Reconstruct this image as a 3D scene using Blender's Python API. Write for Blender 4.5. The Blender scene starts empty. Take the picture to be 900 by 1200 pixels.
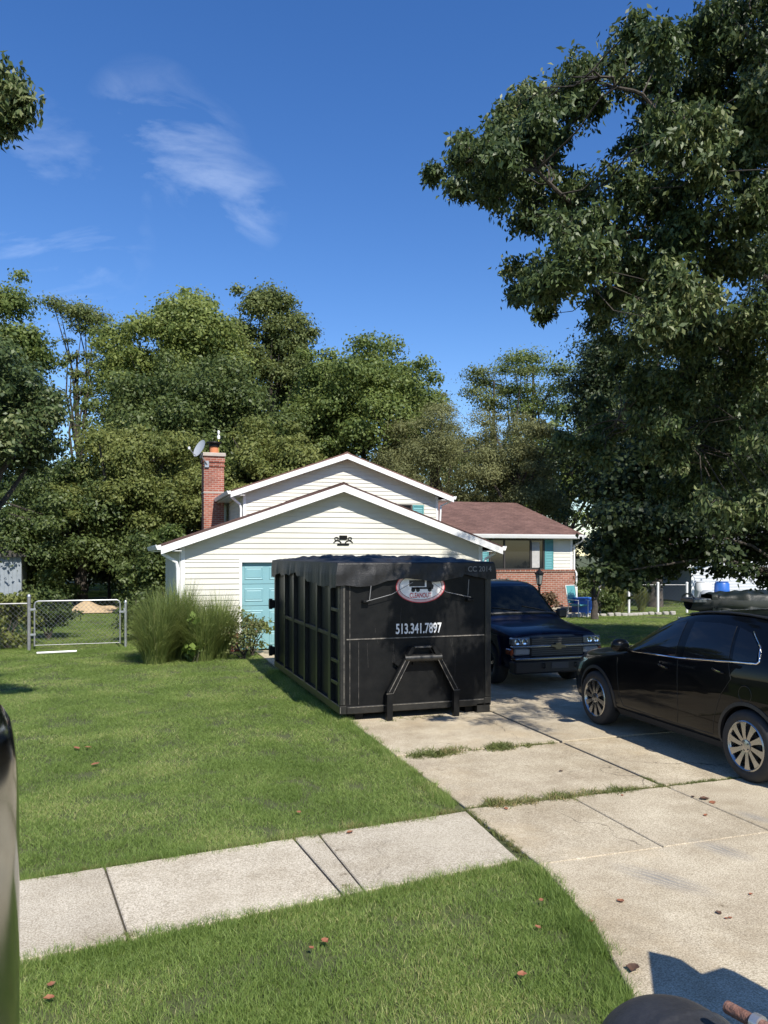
import bpy, bmesh, math, random
import numpy as np
from mathutils import Vector, Matrix
from mathutils.bvhtree import BVHTree

R = math.radians
scene = bpy.context.scene
COL = scene.collection

# ------------------------------------------------------------------ camera, sky, sun, exposure
H, YH, F = 2.28, 650.0, 917.0            # eye height, horizon row and focal length (photo pixels)
YAW = R(18.3)                            # the driveway runs along +Y; the camera looks to the right of it
SA, CA = math.sin(YAW), math.cos(YAW)
cam_d = bpy.data.cameras.new('camera')
cam = bpy.data.objects.new('camera', cam_d)
COL.objects.link(cam)
cam.location = (0, 0, H)
cam.rotation_euler = (R(90), 0, -YAW)
cam_d.sensor_fit = 'VERTICAL'
cam_d.sensor_height = 36
cam_d.lens = 36 * F / 1200
cam_d.shift_y = (YH - 600) / 1200
cam_d.clip_start = 0.05
cam_d.clip_end = 3000
scene.camera = cam

SUN_EL, SUN_AZ = R(47), R(6)             # sun behind the camera, a little to the right
TO_SUN = Vector((math.sin(SUN_AZ) * math.cos(SUN_EL), -math.cos(SUN_AZ) * math.cos(SUN_EL), math.sin(SUN_EL)))
world = bpy.data.worlds.new('World')
scene.world = world
world.use_nodes = True
wn, wl = world.node_tree.nodes, world.node_tree.links
wn.clear()
w_out = wn.new('ShaderNodeOutputWorld')
w_bg = wn.new('ShaderNodeBackground')
w_bg.inputs['Strength'].default_value = 0.122
sky = wn.new('ShaderNodeTexSky')
sky.sky_type = 'NISHITA'
sky.sun_disc = False
sky.sun_elevation = SUN_EL
sky.sun_rotation = math.atan2(TO_SUN.x, TO_SUN.y)
sky.altitude = 200
sky.air_density = 1.0
sky.dust_density = 0.25
sky.ozone_density = 2.2
w_hsv = wn.new('ShaderNodeHueSaturation')
w_hsv.inputs['Saturation'].default_value = 1.3
w_hsv.inputs['Hue'].default_value = 0.511
wl.new(sky.outputs['Color'], w_hsv.inputs['Color'])


def wmath(op, a, b=None, c=None):
    n = wn.new('ShaderNodeMath')
    n.operation = op
    for i, v in enumerate((a, b, c)):
        if v is None:
            continue
        if isinstance(v, (int, float)):
            n.inputs[i].default_value = v
        else:
            wl.new(v, n.inputs[i])
    return n.outputs[0]


# thin cirrus: stretched noise over the whole sky dome
w_tc = wn.new('ShaderNodeTexCoord')
w_map = wn.new('ShaderNodeMapping')
w_map.inputs['Rotation'].default_value = (R(20), R(35), R(30))
w_map.inputs['Scale'].default_value = (3.5, 13.0, 9.0)
w_map.inputs['Location'].default_value = (1.9, 0.75, 0.6)
wl.new(w_tc.outputs['Generated'], w_map.inputs['Vector'])
w_n1 = wn.new('ShaderNodeTexNoise')
w_n1.inputs['Scale'].default_value = 1.3
w_n1.inputs['Detail'].default_value = 9
w_n1.inputs['Roughness'].default_value = 0.58
w_n1.inputs['Distortion'].default_value = 0.9
wl.new(w_map.outputs['Vector'], w_n1.inputs['Vector'])


def wpatch(px, py, deg):
    r_ = (px - 450) / F
    v = Vector((r_ * CA + SA, -r_ * SA + CA, -(py - YH) / F)).normalized()
    nv_ = wn.new('ShaderNodeVectorMath')
    nv_.operation = 'NORMALIZE'
    wl.new(w_tc.outputs['Generated'], nv_.inputs[0])
    dp = wn.new('ShaderNodeVectorMath')
    dp.operation = 'DOT_PRODUCT'
    wl.new(nv_.outputs[0], dp.inputs[0])
    dp.inputs[1].default_value = v
    c0 = math.cos(R(deg))
    return wmath('MINIMUM', wmath('MAXIMUM', wmath('MULTIPLY_ADD', dp.outputs['Value'], 1 / (1 - c0), -c0 / (1 - c0)), 0.0), 1.0)


patches = None
for px, py, deg in ((180, 160, 4.5), (225, 185, 4.0), (250, 215, 3.5), (280, 240, 3.5), (10, 250, 8.0), (60, 285, 6.5), (-80, 240, 10), (-500, 100, 12), (1500, 60, 14)):
    q = wpatch(px, py, deg)
    patches = q if patches is None else wmath('MAXIMUM', patches, q)
cir = wmath('MULTIPLY', wmath('MINIMUM', wmath('MAXIMUM', wmath('MULTIPLY_ADD', w_n1.outputs['Fac'], 5.5, -2.75), 0.0), 1.0), patches)
cir = wmath('MULTIPLY', cir, 0.15)
w_mix = wn.new('ShaderNodeMix')
w_mix.data_type = 'RGBA'
wl.new(cir, w_mix.inputs['Factor'])
wl.new(w_hsv.outputs['Color'], w_mix.inputs['A'])
w_mix.inputs['B'].default_value = (8.5, 9.2, 10.0, 1)
wl.new(w_mix.outputs['Result'], w_bg.inputs['Color'])
wl.new(w_bg.outputs[0], w_out.inputs['Surface'])

sun_d = bpy.data.lights.new('sun', 'SUN')
sun_d.energy = 5.0
sun_d.angle = R(0.53)
sun_d.color = (1.0, 0.95, 0.86)
sun = bpy.data.objects.new('sun', sun_d)
COL.objects.link(sun)
sun.rotation_euler = TO_SUN.to_track_quat('Z', 'Y').to_euler()
sun.location = (0, -20, 30)

scene.view_settings.view_transform = 'Standard'
scene.view_settings.look = 'None'
scene.view_settings.exposure = 0.5
scene.view_settings.gamma = 1.0
scene.view_settings.use_curve_mapping = False
scene.render.engine = 'CYCLES'
scene.cycles.max_bounces = 7
scene.cycles.transparent_max_bounces = 8
scene.cycles.use_denoising = True

# ------------------------------------------------------------------ placing
def ray(px):
    r = (px - 450) / F
    return r * CA + SA, -r * SA + CA


def P(px, py, D):
    """world point seen at a photo pixel, D metres in front of the camera"""
    a, b = ray(px)
    return Vector((a * D, b * D, H - (py - YH) * D / F))


def G(px, py):
    """ground point seen at a photo pixel"""
    p = P(px, py, F * H / (py - YH))
    return p.x, p.y


# ------------------------------------------------------------------ materials
MATS = {}


def mat(name, col, rough=0.6, col2=None, nscale=8.0, bump=0.0, bscale=60.0, metal=0.0, coat=0.0, spec=0.5,
        detail=4, contrast=1.0, coord='Object', coatr=0.03, sss=0):
    """a Principled material whose colour wanders between col and col2 by noise, with optional fine bump"""
    if name in MATS:
        return MATS[name]
    m = bpy.data.materials.new(name)
    m.use_nodes = True
    nt = m.node_tree
    N, L = nt.nodes, nt.links
    b = N['Principled BSDF']
    b.inputs['Roughness'].default_value = rough
    b.inputs['Metallic'].default_value = metal
    b.inputs['Coat Weight'].default_value = coat
    b.inputs['Coat Roughness'].default_value = coatr
    b.inputs['Specular IOR Level'].default_value = spec
    b.inputs['Base Color'].default_value = (*col, 1)
    tc = N.new('ShaderNodeTexCoord')
    if col2:
        n = N.new('ShaderNodeTexNoise')
        n.inputs['Scale'].default_value = nscale
        n.inputs['Detail'].default_value = detail
        n.inputs['Roughness'].default_value = 0.62
        L.new(tc.outputs[coord], n.inputs['Vector'])
        r = N.new('ShaderNodeValToRGB')
        w = 0.22 / contrast
        r.color_ramp.elements[0].position = 0.5 - w
        r.color_ramp.elements[1].position = 0.5 + w
        r.color_ramp.elements[0].color = (*col, 1)
        r.color_ramp.elements[1].color = (*col2, 1)
        L.new(n.outputs['Fac'], r.inputs['Fac'])
        L.new(r.outputs['Color'], b.inputs['Base Color'])
    if bump:
        n2 = N.new('ShaderNodeTexNoise')
        n2.inputs['Scale'].default_value = bscale
        n2.inputs['Detail'].default_value = 5
        L.new(tc.outputs[coord], n2.inputs['Vector'])
        bp = N.new('ShaderNodeBump')
        bp.inputs['Strength'].default_value = bump
        bp.inputs['Distance'].default_value = 0.02
        L.new(n2.outputs['Fac'], bp.inputs['Height'])
        L.new(bp.outputs['Normal'], b.inputs['Normal'])
    MATS[name] = m
    return m


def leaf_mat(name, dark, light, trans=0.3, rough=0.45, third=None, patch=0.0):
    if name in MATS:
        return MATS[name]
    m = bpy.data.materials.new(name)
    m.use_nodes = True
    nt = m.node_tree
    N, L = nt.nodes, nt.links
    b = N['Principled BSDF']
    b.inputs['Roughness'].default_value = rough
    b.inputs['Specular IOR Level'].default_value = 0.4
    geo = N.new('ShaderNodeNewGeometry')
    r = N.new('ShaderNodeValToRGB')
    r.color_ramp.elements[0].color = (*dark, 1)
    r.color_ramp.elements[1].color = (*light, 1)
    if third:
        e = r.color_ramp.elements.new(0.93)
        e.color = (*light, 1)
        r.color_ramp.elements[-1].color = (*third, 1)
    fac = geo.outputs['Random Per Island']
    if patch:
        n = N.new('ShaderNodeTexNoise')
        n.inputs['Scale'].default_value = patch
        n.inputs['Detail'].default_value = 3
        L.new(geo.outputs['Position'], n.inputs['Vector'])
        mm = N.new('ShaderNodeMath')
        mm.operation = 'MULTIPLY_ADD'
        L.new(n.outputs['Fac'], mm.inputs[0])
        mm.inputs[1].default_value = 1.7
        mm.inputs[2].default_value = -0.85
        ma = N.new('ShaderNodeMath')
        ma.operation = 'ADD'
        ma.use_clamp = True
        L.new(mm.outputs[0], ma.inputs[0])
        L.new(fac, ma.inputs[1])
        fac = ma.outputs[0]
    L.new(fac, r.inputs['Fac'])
    L.new(r.outputs['Color'], b.inputs['Base Color'])
    t = N.new('ShaderNodeBsdfTranslucent')
    hs = N.new('ShaderNodeHueSaturation')
    hs.inputs['Hue'].default_value = 0.485
    hs.inputs['Value'].default_value = 1.25
    L.new(r.outputs['Color'], hs.inputs['Color'])
    L.new(hs.outputs['Color'], t.inputs['Color'])
    mx = N.new('ShaderNodeMixShader')
    mx.inputs['Fac'].default_value = trans
    L.new(b.outputs[0], mx.inputs[1])
    L.new(t.outputs[0], mx.inputs[2])
    L.new(mx.outputs[0], N['Material Output'].inputs['Surface'])
    MATS[name] = m
    return m


def brick_mat(name, c1, c2, mortar, bw, bh, ms=0.012, rough=0.9, axes='XZ', offset=0.5, bump=0.6, noise=0.35):
    """brick or shingle courses on a far surface; axes picks the plane the courses lie in"""
    if name in MATS:
        return MATS[name]
    m = bpy.data.materials.new(name)
    m.use_nodes = True
    N, L = m.node_tree.nodes, m.node_tree.links
    b = N['Principled BSDF']
    b.inputs['Roughness'].default_value = rough
    b.inputs['Specular IOR Level'].default_value = 0.25
    tc = N.new('ShaderNodeTexCoord')
    sp = N.new('ShaderNodeSeparateXYZ')
    L.new(tc.outputs['Object'], sp.inputs[0])
    cb = N.new('ShaderNodeCombineXYZ')
    if axes == 'XYZ':
        ad = N.new('ShaderNodeMath')
        ad.operation = 'ADD'
        L.new(sp.outputs['X'], ad.inputs[0])
        L.new(sp.outputs['Y'], ad.inputs[1])
        L.new(ad.outputs[0], cb.inputs['X'])
        L.new(sp.outputs['Z'], cb.inputs['Y'])
    else:
        L.new(sp.outputs[axes[0]], cb.inputs['X'])
        L.new(sp.outputs[axes[1]], cb.inputs['Y'])
    br = N.new('ShaderNodeTexBrick')
    br.offset = offset
    br.inputs['Color1'].default_value = (*c1, 1)
    br.inputs['Color2'].default_value = (*c2, 1)
    br.inputs['Mortar'].default_value = (*mortar, 1)
    br.inputs['Scale'].default_value = 1
    br.inputs['Brick Width'].default_value = bw
    br.inputs['Row Height'].default_value = bh
    br.inputs['Mortar Size'].default_value = ms
    br.inputs['Mortar Smooth'].default_value = 0.2
    L.new(cb.outputs[0], br.inputs['Vector'])
    n = N.new('ShaderNodeTexNoise')
    n.inputs['Scale'].default_value = 1.3
    n.inputs['Detail'].default_value = 7
    n.inputs['Roughness'].default_value = 0.7
    L.new(tc.outputs['Object'], n.inputs['Vector'])
    mx = N.new('ShaderNodeMix')
    mx.data_type = 'RGBA'
    mx.blend_type = 'OVERLAY'
    mx.inputs['Factor'].default_value = noise * 2
    L.new(br.outputs['Color'], mx.inputs['A'])
    L.new(n.outputs['Fac'], mx.inputs['B'])
    L.new(mx.outputs['Result'], b.inputs['Base Color'])
    bp = N.new('ShaderNodeBump')
    bp.inputs['Strength'].default_value = bump
    bp.inputs['Distance'].default_value = 0.01
    bp.invert = True
    L.new(br.outputs['Fac'], bp.inputs['Height'])
    L.new(bp.outputs['Normal'], b.inputs['Normal'])
    MATS[name] = m
    return m


def concrete_mat(name, base, dark, stain, scuffs=()):
    m = bpy.data.materials.new(name)
    m.use_nodes = True
    N, L = m.node_tree.nodes, m.node_tree.links
    b = N['Principled BSDF']
    b.inputs['Roughness'].default_value = 0.92
    b.inputs['Specular IOR Level'].default_value = 0.2
    geo = N.new('ShaderNodeNewGeometry')
    oi = N.new('ShaderNodeObjectInfo')

    def noise(sc, det, rg=0.6):
        n = N.new('ShaderNodeTexNoise')
        n.inputs['Scale'].default_value = sc
        n.inputs['Detail'].default_value = det
        n.inputs['Roughness'].default_value = rg
        L.new(geo.outputs['Position'], n.inputs['Vector'])
        return n.outputs['Fac']

    def ramp(f, p0, p1, c0, c1):
        r = N.new('ShaderNodeValToRGB')
        r.color_ramp.elements[0].position = p0
        r.color_ramp.elements[1].position = p1
        r.color_ramp.elements[0].color = c0
        r.color_ramp.elements[1].color = c1
        L.new(f, r.inputs['Fac'])
        return r.outputs['Color']

    def mix(a, bb, fac, mode='MULTIPLY'):
        x = N.new('ShaderNodeMix')
        x.data_type = 'RGBA'
        x.blend_type = mode
        if isinstance(fac, float):
            x.inputs['Factor'].default_value = fac
        else:
            L.new(fac, x.inputs['Factor'])
        for s, v in (('A', a), ('B', bb)):
            if isinstance(v, tuple):
                x.inputs[s].default_value = v
            else:
                L.new(v, x.inputs[s])
        return x.outputs['Result']
    g = ramp(noise(1.7, 8, 0.68), 0.33, 0.7, (*dark, 1), (*base, 1))
    g = mix(g, ramp(noise(95, 3, 0.75), 0.38, 0.60, (0.50, 0.48, 0.44, 1), (1.18, 1.18, 1.18, 1)), 0.9)      # exposed grit
    g = mix(g, ramp(noise(38, 4, 0.8), 0.30, 0.44, (0.62, 0.58, 0.52, 1), (1, 1, 1, 1)), 0.8)            # pits
    g = mix(g, (*stain, 1), ramp(noise(0.55, 6, 0.7), 0.52, 0.72, (0, 0, 0, 1), (0.55, 0.55, 0.55, 1)), 'MIX')
    vo = N.new('ShaderNodeTexVoronoi')                   # hairline cracks
    vo.feature = 'DISTANCE_TO_EDGE'
    vo.inputs['Scale'].default_value = 0.42
    wob = N.new('ShaderNodeVectorMath')
    wob.operation = 'ADD'
    nw_ = N.new('ShaderNodeTexNoise')
    nw_.inputs['Scale'].default_value = 3.0
    nw_.inputs['Detail'].default_value = 6
    L.new(geo.outputs['Position'], nw_.inputs['Vector'])
    sc2 = N.new('ShaderNodeVectorMath')
    sc2.operation = 'SCALE'
    sc2.inputs['Scale'].default_value = 0.5
    L.new(nw_.outputs['Color'], sc2.inputs[0])
    L.new(geo.outputs['Position'], wob.inputs[0])
    L.new(sc2.outputs[0], wob.inputs[1])
    L.new(wob.outputs[0], vo.inputs['Vector'])
    ck = mix(ramp(vo.outputs['Distance'], 0.0015, 0.004, (1, 1, 1, 1), (0, 0, 0, 1)), ramp(noise(0.8, 3), 0.5, 0.6, (0, 0, 0, 1), (1, 1, 1, 1)), 1.0)
    g = mix(g, (0.13, 0.11, 0.08, 1), ck, 'MIX')
    g = mix(g, ramp(noise(6.5, 3, 0.5), 0.24, 0.31, (0.55, 0.52, 0.48, 1), (1, 1, 1, 1)), 0.8)          # drips
    g = mix(g, ramp(noise(0.9, 5, 0.75), 0.30, 0.55, (0.72, 0.69, 0.64, 1), (1, 1, 1, 1)), 0.9)         # traffic grime
    for (sx, sy, rx, ry, ang) in scuffs:                 # grey tyre scuffs at fixed spots
        mp = N.new('ShaderNodeMapping')
        mp.vector_type = 'TEXTURE'
        mp.inputs['Location'].default_value = (sx, sy, 0.03)
        mp.inputs['Rotation'].default_value = (0, 0, ang)
        mp.inputs['Scale'].default_value = (rx, ry, 1)
        L.new(geo.outputs['Position'], mp.inputs['Vector'])
        ln = N.new('ShaderNodeVectorMath')
        ln.operation = 'LENGTH'
        L.new(mp.outputs[0], ln.inputs[0])
        wv = N.new('ShaderNodeTexWave')
        wv.inputs['Scale'].default_value = 1.1
        wv.inputs['Distortion'].default_value = 7
        wv.inputs['Detail'].default_value = 3
        L.new(mp.outputs[0], wv.inputs['Vector'])
        f1 = ramp(ln.outputs['Value'], 0.15, 1.0, (1, 1, 1, 1), (0, 0, 0, 1))
        f2_ = ramp(wv.outputs['Fac'], 0.1, 0.9, (0.25, 0.25, 0.25, 1), (0.8, 0.8, 0.8, 1))
        g = mix(g, (0.20, 0.195, 0.185, 1), mix(f1, f2_, 1.0), 'MIX')
    sc = N.new('ShaderNodeMath')
    sc.operation = 'MULTIPLY_ADD'
    L.new(oi.outputs['Random'], sc.inputs[0])
    sc.inputs[1].default_value = 0.13
    sc.inputs[2].default_value = 0.93
    cc = N.new('ShaderNodeCombineColor')
    for i in range(3):
        L.new(sc.outputs[0], cc.inputs[i])
    g = mix(g, cc.outputs[0], 1.0)
    L.new(g, b.inputs['Base Color'])
    bp = N.new('ShaderNodeBump')
    bp.inputs['Strength'].default_value = 0.35
    bp.inputs['Distance'].default_value = 0.006
    L.new(noise(120, 4, 0.7), bp.inputs['Height'])
    L.new(bp.outputs['Normal'], b.inputs['Normal'])
    MATS[name] = m
    return m


# ------------------------------------------------------------------ mesh helpers
class MB:
    """collects shapes, then links them as one mesh object"""

    def __init__(self):
        self.v, self.f = [], []

    def add(self, vs, fs):
        o = len(self.v)
        self.v += [tuple(p) for p in vs]
        self.f += [tuple(i + o for i in f) for f in fs]
        return self

    def box(self, x0, x1, y0, y1, z0, z1, bev=0.0):
        if bev:
            b = min(bev, (x1 - x0) * .45, (y1 - y0) * .45, (z1 - z0) * .45)
            # chamfered box: 24 vertices
            vs, idx = [], {}
            for ix, X in enumerate((x0, x1)):
                for iy, Y in enumerate((y0, y1)):
                    for iz, Z in enumerate((z0, z1)):
                        sx, sy, sz = (1 - 2 * ix) * b, (1 - 2 * iy) * b, (1 - 2 * iz) * b
                        for a in range(3):
                            idx[ix, iy, iz, a] = len(vs)
                            vs.append((X + (0 if a == 0 else sx), Y + (0 if a == 1 else sy), Z + (0 if a == 2 else sz)))
            fs = []
            q = ((0, 0), (1, 0), (1, 1), (0, 1))
            for s in (0, 1):
                o = q if s else q[::-1]
                fs.append([idx[s, i, j, 0] for i, j in o])
                fs.append([idx[i, s, j, 1] for i, j in o[::-1]])
                fs.append([idx[i, j, s, 2] for i, j in o])
            for i in (0, 1):
                for j in (0, 1):
                    e = [idx[i, j, 0, 0], idx[i, j, 1, 0], idx[i, j, 1, 1], idx[i, j, 0, 1]]
                    fs.append(e if i == j else e[::-1])
                    e = [idx[i, 0, j, 0], idx[i, 1, j, 0], idx[i, 1, j, 2], idx[i, 0, j, 2]]
                    fs.append(e if i != j else e[::-1])
                    e = [idx[0, i, j, 1], idx[1, i, j, 1], idx[1, i, j, 2], idx[0, i, j, 2]]
                    fs.append(e if i == j else e[::-1])
                    for k in (0, 1):
                        e = [idx[i, j, k, a] for a in range(3)]
                        fs.append(e if (i + j + k) % 2 else e[::-1])
            return self.add(vs, fs)
        vs = [(x, y, z) for z in (z0, z1) for y in (y0, y1) for x in (x0, x1)]
        return self.add(vs, [(0, 2, 3, 1), (4, 5, 7, 6), (0, 1, 5, 4), (2, 6, 7, 3), (0, 4, 6, 2), (1, 3, 7, 5)])

    def prism(self, poly, axis, a0, a1):
        """poly: 2-D points; axis 0/1/2 extrudes along x/y/z from a0 to a1"""
        def pt(p, a):
            return {0: (a, p[0], p[1]), 1: (p[0], a, p[1]), 2: (p[0], p[1], a)}[axis]
        n = len(poly)
        vs = [pt(p, a0) for p in poly] + [pt(p, a1) for p in poly]
        fs = [tuple(range(n))[::-1], tuple(range(n, 2 * n))] + [(i, (i + 1) % n, n + (i + 1) % n, n + i) for i in range(n)]
        return self.add(vs, fs)

    def tube(self, pts, rad, seg=8, caps=True):
        pts = [Vector(p) for p in pts]
        n = len(pts)
        rads = rad if hasattr(rad, '__len__') else [rad] * n
        rings = []
        ref = Vector((0, 0, 1))
        t0 = (pts[1] - pts[0]).normalized()
        if abs(t0.dot(ref)) > .9:
            ref = Vector((1, 0, 0))
        u = t0.cross(ref).normalized()
        vs = []
        for i, p in enumerate(pts):
            t = (pts[min(i + 1, n - 1)] - pts[max(i - 1, 0)]).normalized()
            u = (u - t * u.dot(t))
            u = u.normalized() if u.length > 1e-6 else t.orthogonal().normalized()
            w = t.cross(u)
            for k in range(seg):
                a = 2 * math.pi * k / seg
                vs.append(p + (u * math.cos(a) + w * math.sin(a)) * rads[i])
        fs = [(i * seg + k, i * seg + (k + 1) % seg, (i + 1) * seg + (k + 1) % seg, (i + 1) * seg + k)
              for i in range(n - 1) for k in range(seg)]
        if caps:
            fs += [tuple(range(seg))[::-1], tuple((n - 1) * seg + k for k in range(seg))]
        return self.add(vs, fs)

    def lathe(self, prof, seg=24, origin=(0, 0, 0), axis='Z'):
        """prof: (radius, height) pairs turned about an axis"""
        vs, fs = [], []
        n = len(prof)
        for k in range(seg):
            a = 2 * math.pi * k / seg
            c, s = math.cos(a), math.sin(a)
            for r, h in prof:
                p = {'Z': (r * c, r * s, h), 'Y': (r * c, h, r * s), 'X': (h, r * c, r * s)}[axis]
                vs.append((p[0] + origin[0], p[1] + origin[1], p[2] + origin[2]))
        for k in range(seg):
            for i in range(n - 1):
                fs.append((k * n + i, ((k + 1) % seg) * n + i, ((k + 1) % seg) * n + i + 1, k * n + i + 1))
        return self.add(vs, fs)

    def grid(self, fn, nu, nv):
        vs = [fn(i / nu, j / nv) for j in range(nv + 1) for i in range(nu + 1)]
        fs = [(j * (nu + 1) + i, j * (nu + 1) + i + 1, (j + 1) * (nu + 1) + i + 1, (j + 1) * (nu + 1) + i)
              for j in range(nv) for i in range(nu)]
        return self.add(vs, fs)

    def mesh(self, name, m=None, smooth=False):
        me = bpy.data.meshes.new(name)
        me.from_pydata(self.v, [], self.f)
        me.validate()
        bm = bmesh.new()
        bm.from_mesh(me)
        bmesh.ops.recalc_face_normals(bm, faces=bm.faces)
        bm.to_mesh(me)
        bm.free()
        if m:
            me.materials.append(m)
        if smooth:
            me.shade_smooth()
            if smooth != 'all':
                me.set_sharp_from_angle(angle=R(smooth if smooth is not True else 40))
        return me

    def build(self, name, m=None, parent=None, smooth=False, loc=None):
        return link(name, self.mesh(name, m, smooth), parent, loc)


def link(name, data, parent=None, loc=None, rotz=0.0):
    o = bpy.data.objects.new(name, data)
    COL.objects.link(o)
    if parent is not None:
        o.parent = parent
    if loc is not None:
        o.location = loc
    if rotz:
        o.rotation_euler = (0, 0, rotz)
    return o


def tag(o, label=None, cat=None, group=None, kind=None):
    if label:
        o['label'] = label
    if cat:
        o['category'] = cat
    if group:
        o['group'] = group
    if kind:
        o['kind'] = kind
    return o


def thing(name, label, cat, loc=(0, 0, 0), rotz=0.0, group=None):
    return tag(link(name, None, None, loc, rotz), label, cat, group)


def np_mesh(name, verts, quads, m, smooth=False):
    """big meshes straight from numpy arrays (quads: n x 4)"""
    me = bpy.data.meshes.new(name)
    nv, nf = len(verts), len(quads)
    me.vertices.add(nv)
    me.vertices.foreach_set('co', np.ascontiguousarray(verts, dtype=np.float32).ravel())
    me.loops.add(nf * 4)
    me.loops.foreach_set('vertex_index', np.ascontiguousarray(quads, dtype=np.int32).ravel())
    me.polygons.add(nf)
    me.polygons.foreach_set('loop_start', np.arange(0, nf * 4, 4, dtype=np.int32))
    me.update(calc_edges=True)
    if m:
        me.materials.append(m)
    if smooth:
        me.shade_smooth()
    return me


def evaluated(mb_mesh, mods):
    """apply modifiers (a list of callables on a temporary object) and give back the mesh"""
    o = bpy.data.objects.new('temporary', mb_mesh)
    COL.objects.link(o)
    for fn in mods:
        fn(o)
    dg = bpy.context.evaluated_depsgraph_get()
    dg.update()
    me = bpy.data.meshes.new_from_object(o.evaluated_get(dg))
    bpy.data.objects.remove(o)
    return me


def text_mesh(body, size, m, extrude=0.001, offset=0.0, sx=1.0, rot=True):
    cu = bpy.data.curves.new('lettering', 'FONT')
    cu.body = body
    cu.size = size
    cu.align_x = 'CENTER'
    cu.align_y = 'CENTER'
    cu.extrude = extrude
    cu.offset = offset
    o = bpy.data.objects.new('temporary', cu)
    COL.objects.link(o)
    dg = bpy.context.evaluated_depsgraph_get()
    dg.update()
    me = bpy.data.meshes.new_from_object(o.evaluated_get(dg))
    bpy.data.objects.remove(o)
    me.transform(Matrix.Diagonal((sx, 1, 1, 1)))
    if rot:
        me.transform(Matrix.Rotation(R(90), 4, 'X'))
    me.materials.clear()
    me.materials.append(m)
    return me


# ------------------------------------------------------------------ shared materials
M_SOIL = mat('soil', (0.045, 0.055, 0.016), 0.95, (0.075, 0.085, 0.028), 1.5, 0.5, 30, coord='Object')
M_CONC = concrete_mat('driveway_concrete', (0.56, 0.495, 0.375), (0.39, 0.33, 0.24), (0.46, 0.36, 0.225),
                      [(*G(775, 1035), .16, .42, .5), (*G(845, 1000), .14, .30, .3), (*G(885, 962), .10, .25, .2)])
M_WALK = concrete_mat('sidewalk_concrete', (0.56, 0.505, 0.405), (0.45, 0.40, 0.315), (0.47, 0.42, 0.325))
M_SIDING = mat('cream_siding', (0.64, 0.625, 0.55), 0.45, (0.53, 0.51, 0.44), 0.7, 0.05, 40)
M_WHITE = mat('white_trim', (0.80, 0.80, 0.79), 0.4, (0.72, 0.72, 0.70), 2.0)
M_TEAL = mat('teal_paint', (0.07, 0.25, 0.27), 0.5, (0.09, 0.29, 0.30), 2.0)
M_DOOR = mat('door_teal', (0.17, 0.34, 0.38), 0.5, (0.20, 0.38, 0.41), 1.5)
M_ROOF = brick_mat('roof_shingle', (0.125, 0.070, 0.058), (0.165, 0.095, 0.078), (0.08, 0.048, 0.042), 0.30, 0.14, 0.010, 0.95, 'XY', 0.37, 0.5, 0.42)
M_BRICK = brick_mat('red_brick', (0.235, 0.080, 0.050), (0.32, 0.125, 0.080), (0.34, 0.29, 0.24), 0.21, 0.075, 0.011, 0.9, 'XYZ')
M_CHIMBRICK = brick_mat('chimney_brick', (0.25, 0.075, 0.052), (0.34, 0.12, 0.08), (0.40, 0.30, 0.25), 0.21, 0.075, 0.010, 0.9, 'XYZ')
M_GLASS = mat('dark_glass', (0.012, 0.014, 0.016), 0.06, spec=0.6)
M_BLACKST = mat('black_steel', (0.0045, 0.005, 0.0055), 0.45, (0.011, 0.011, 0.011), 5.0, 0.08, 25, spec=0.16)
M_RIB = mat('rib_steel', (0.008, 0.008, 0.0075), 0.40, (0.020, 0.019, 0.017), 9.0, 0.08, 40, spec=0.45)
M_WORN = mat('worn_edge', (0.05, 0.047, 0.042), 0.6, (0.20, 0.18, 0.15), 14.0, contrast=1.6)
M_TARP = mat('black_tarp', (0.012, 0.012, 0.013), 0.5, (0.020, 0.020, 0.021), 12.0, 0.25, 55, spec=0.35)
M_GALV = mat('galvanised', (0.50, 0.51, 0.52), 0.38, (0.40, 0.41, 0.42), 9.0, metal=0.75)
M_RUBBER = mat('rubber', (0.016, 0.016, 0.017), 0.75, (0.026, 0.026, 0.026), 12)
M_CHROME = mat('chrome', (0.78, 0.78, 0.79), 0.08, metal=1.0)
M_BARK = mat('bark', (0.035, 0.029, 0.023), 0.95, (0.075, 0.062, 0.05), 9.0, 0.8, 22)
M_WPAINT = mat('white_print', (0.80, 0.80, 0.80), 0.5, (0.62, 0.62, 0.62), 30)
M_RPRINT = mat('red_print', (0.42, 0.02, 0.03), 0.5)
M_BPRINT = mat('black_print', (0.006, 0.006, 0.006), 0.5)

# ------------------------------------------------------------------ ground, sidewalk, driveway
rng = np.random.default_rng(7)
random.seed(7)


def sw_far(s):
    return 6.005 + 0.1077 * s


def sw_near(s):
    return 4.82 + 0.13 * s if s > -1 else sw_far(s) - 1.2


FLARE = [(9.0, 2.80), (5.05, 2.80), (4.6, 2.74), (4.12, 2.66), (3.43, 2.43), (2.7, 1.95), (2.0, 1.2), (0.5, -1.0)]


def flare(t):
    for (t1, s1), (t0, s0) in zip(FLARE, FLARE[1:]):
        if t >= t0:
            return s0 + (s1 - s0) * (t - t0) / (t1 - t0)
    return -1.0


g = MB()
nx, ny = 60, 60
g.grid(lambda u, v: (-700 + 1400 * u, -300 + 1500 * v, 0), 24, 24)
tag(g.build('ground', M_SOIL), kind='structure')


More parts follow.
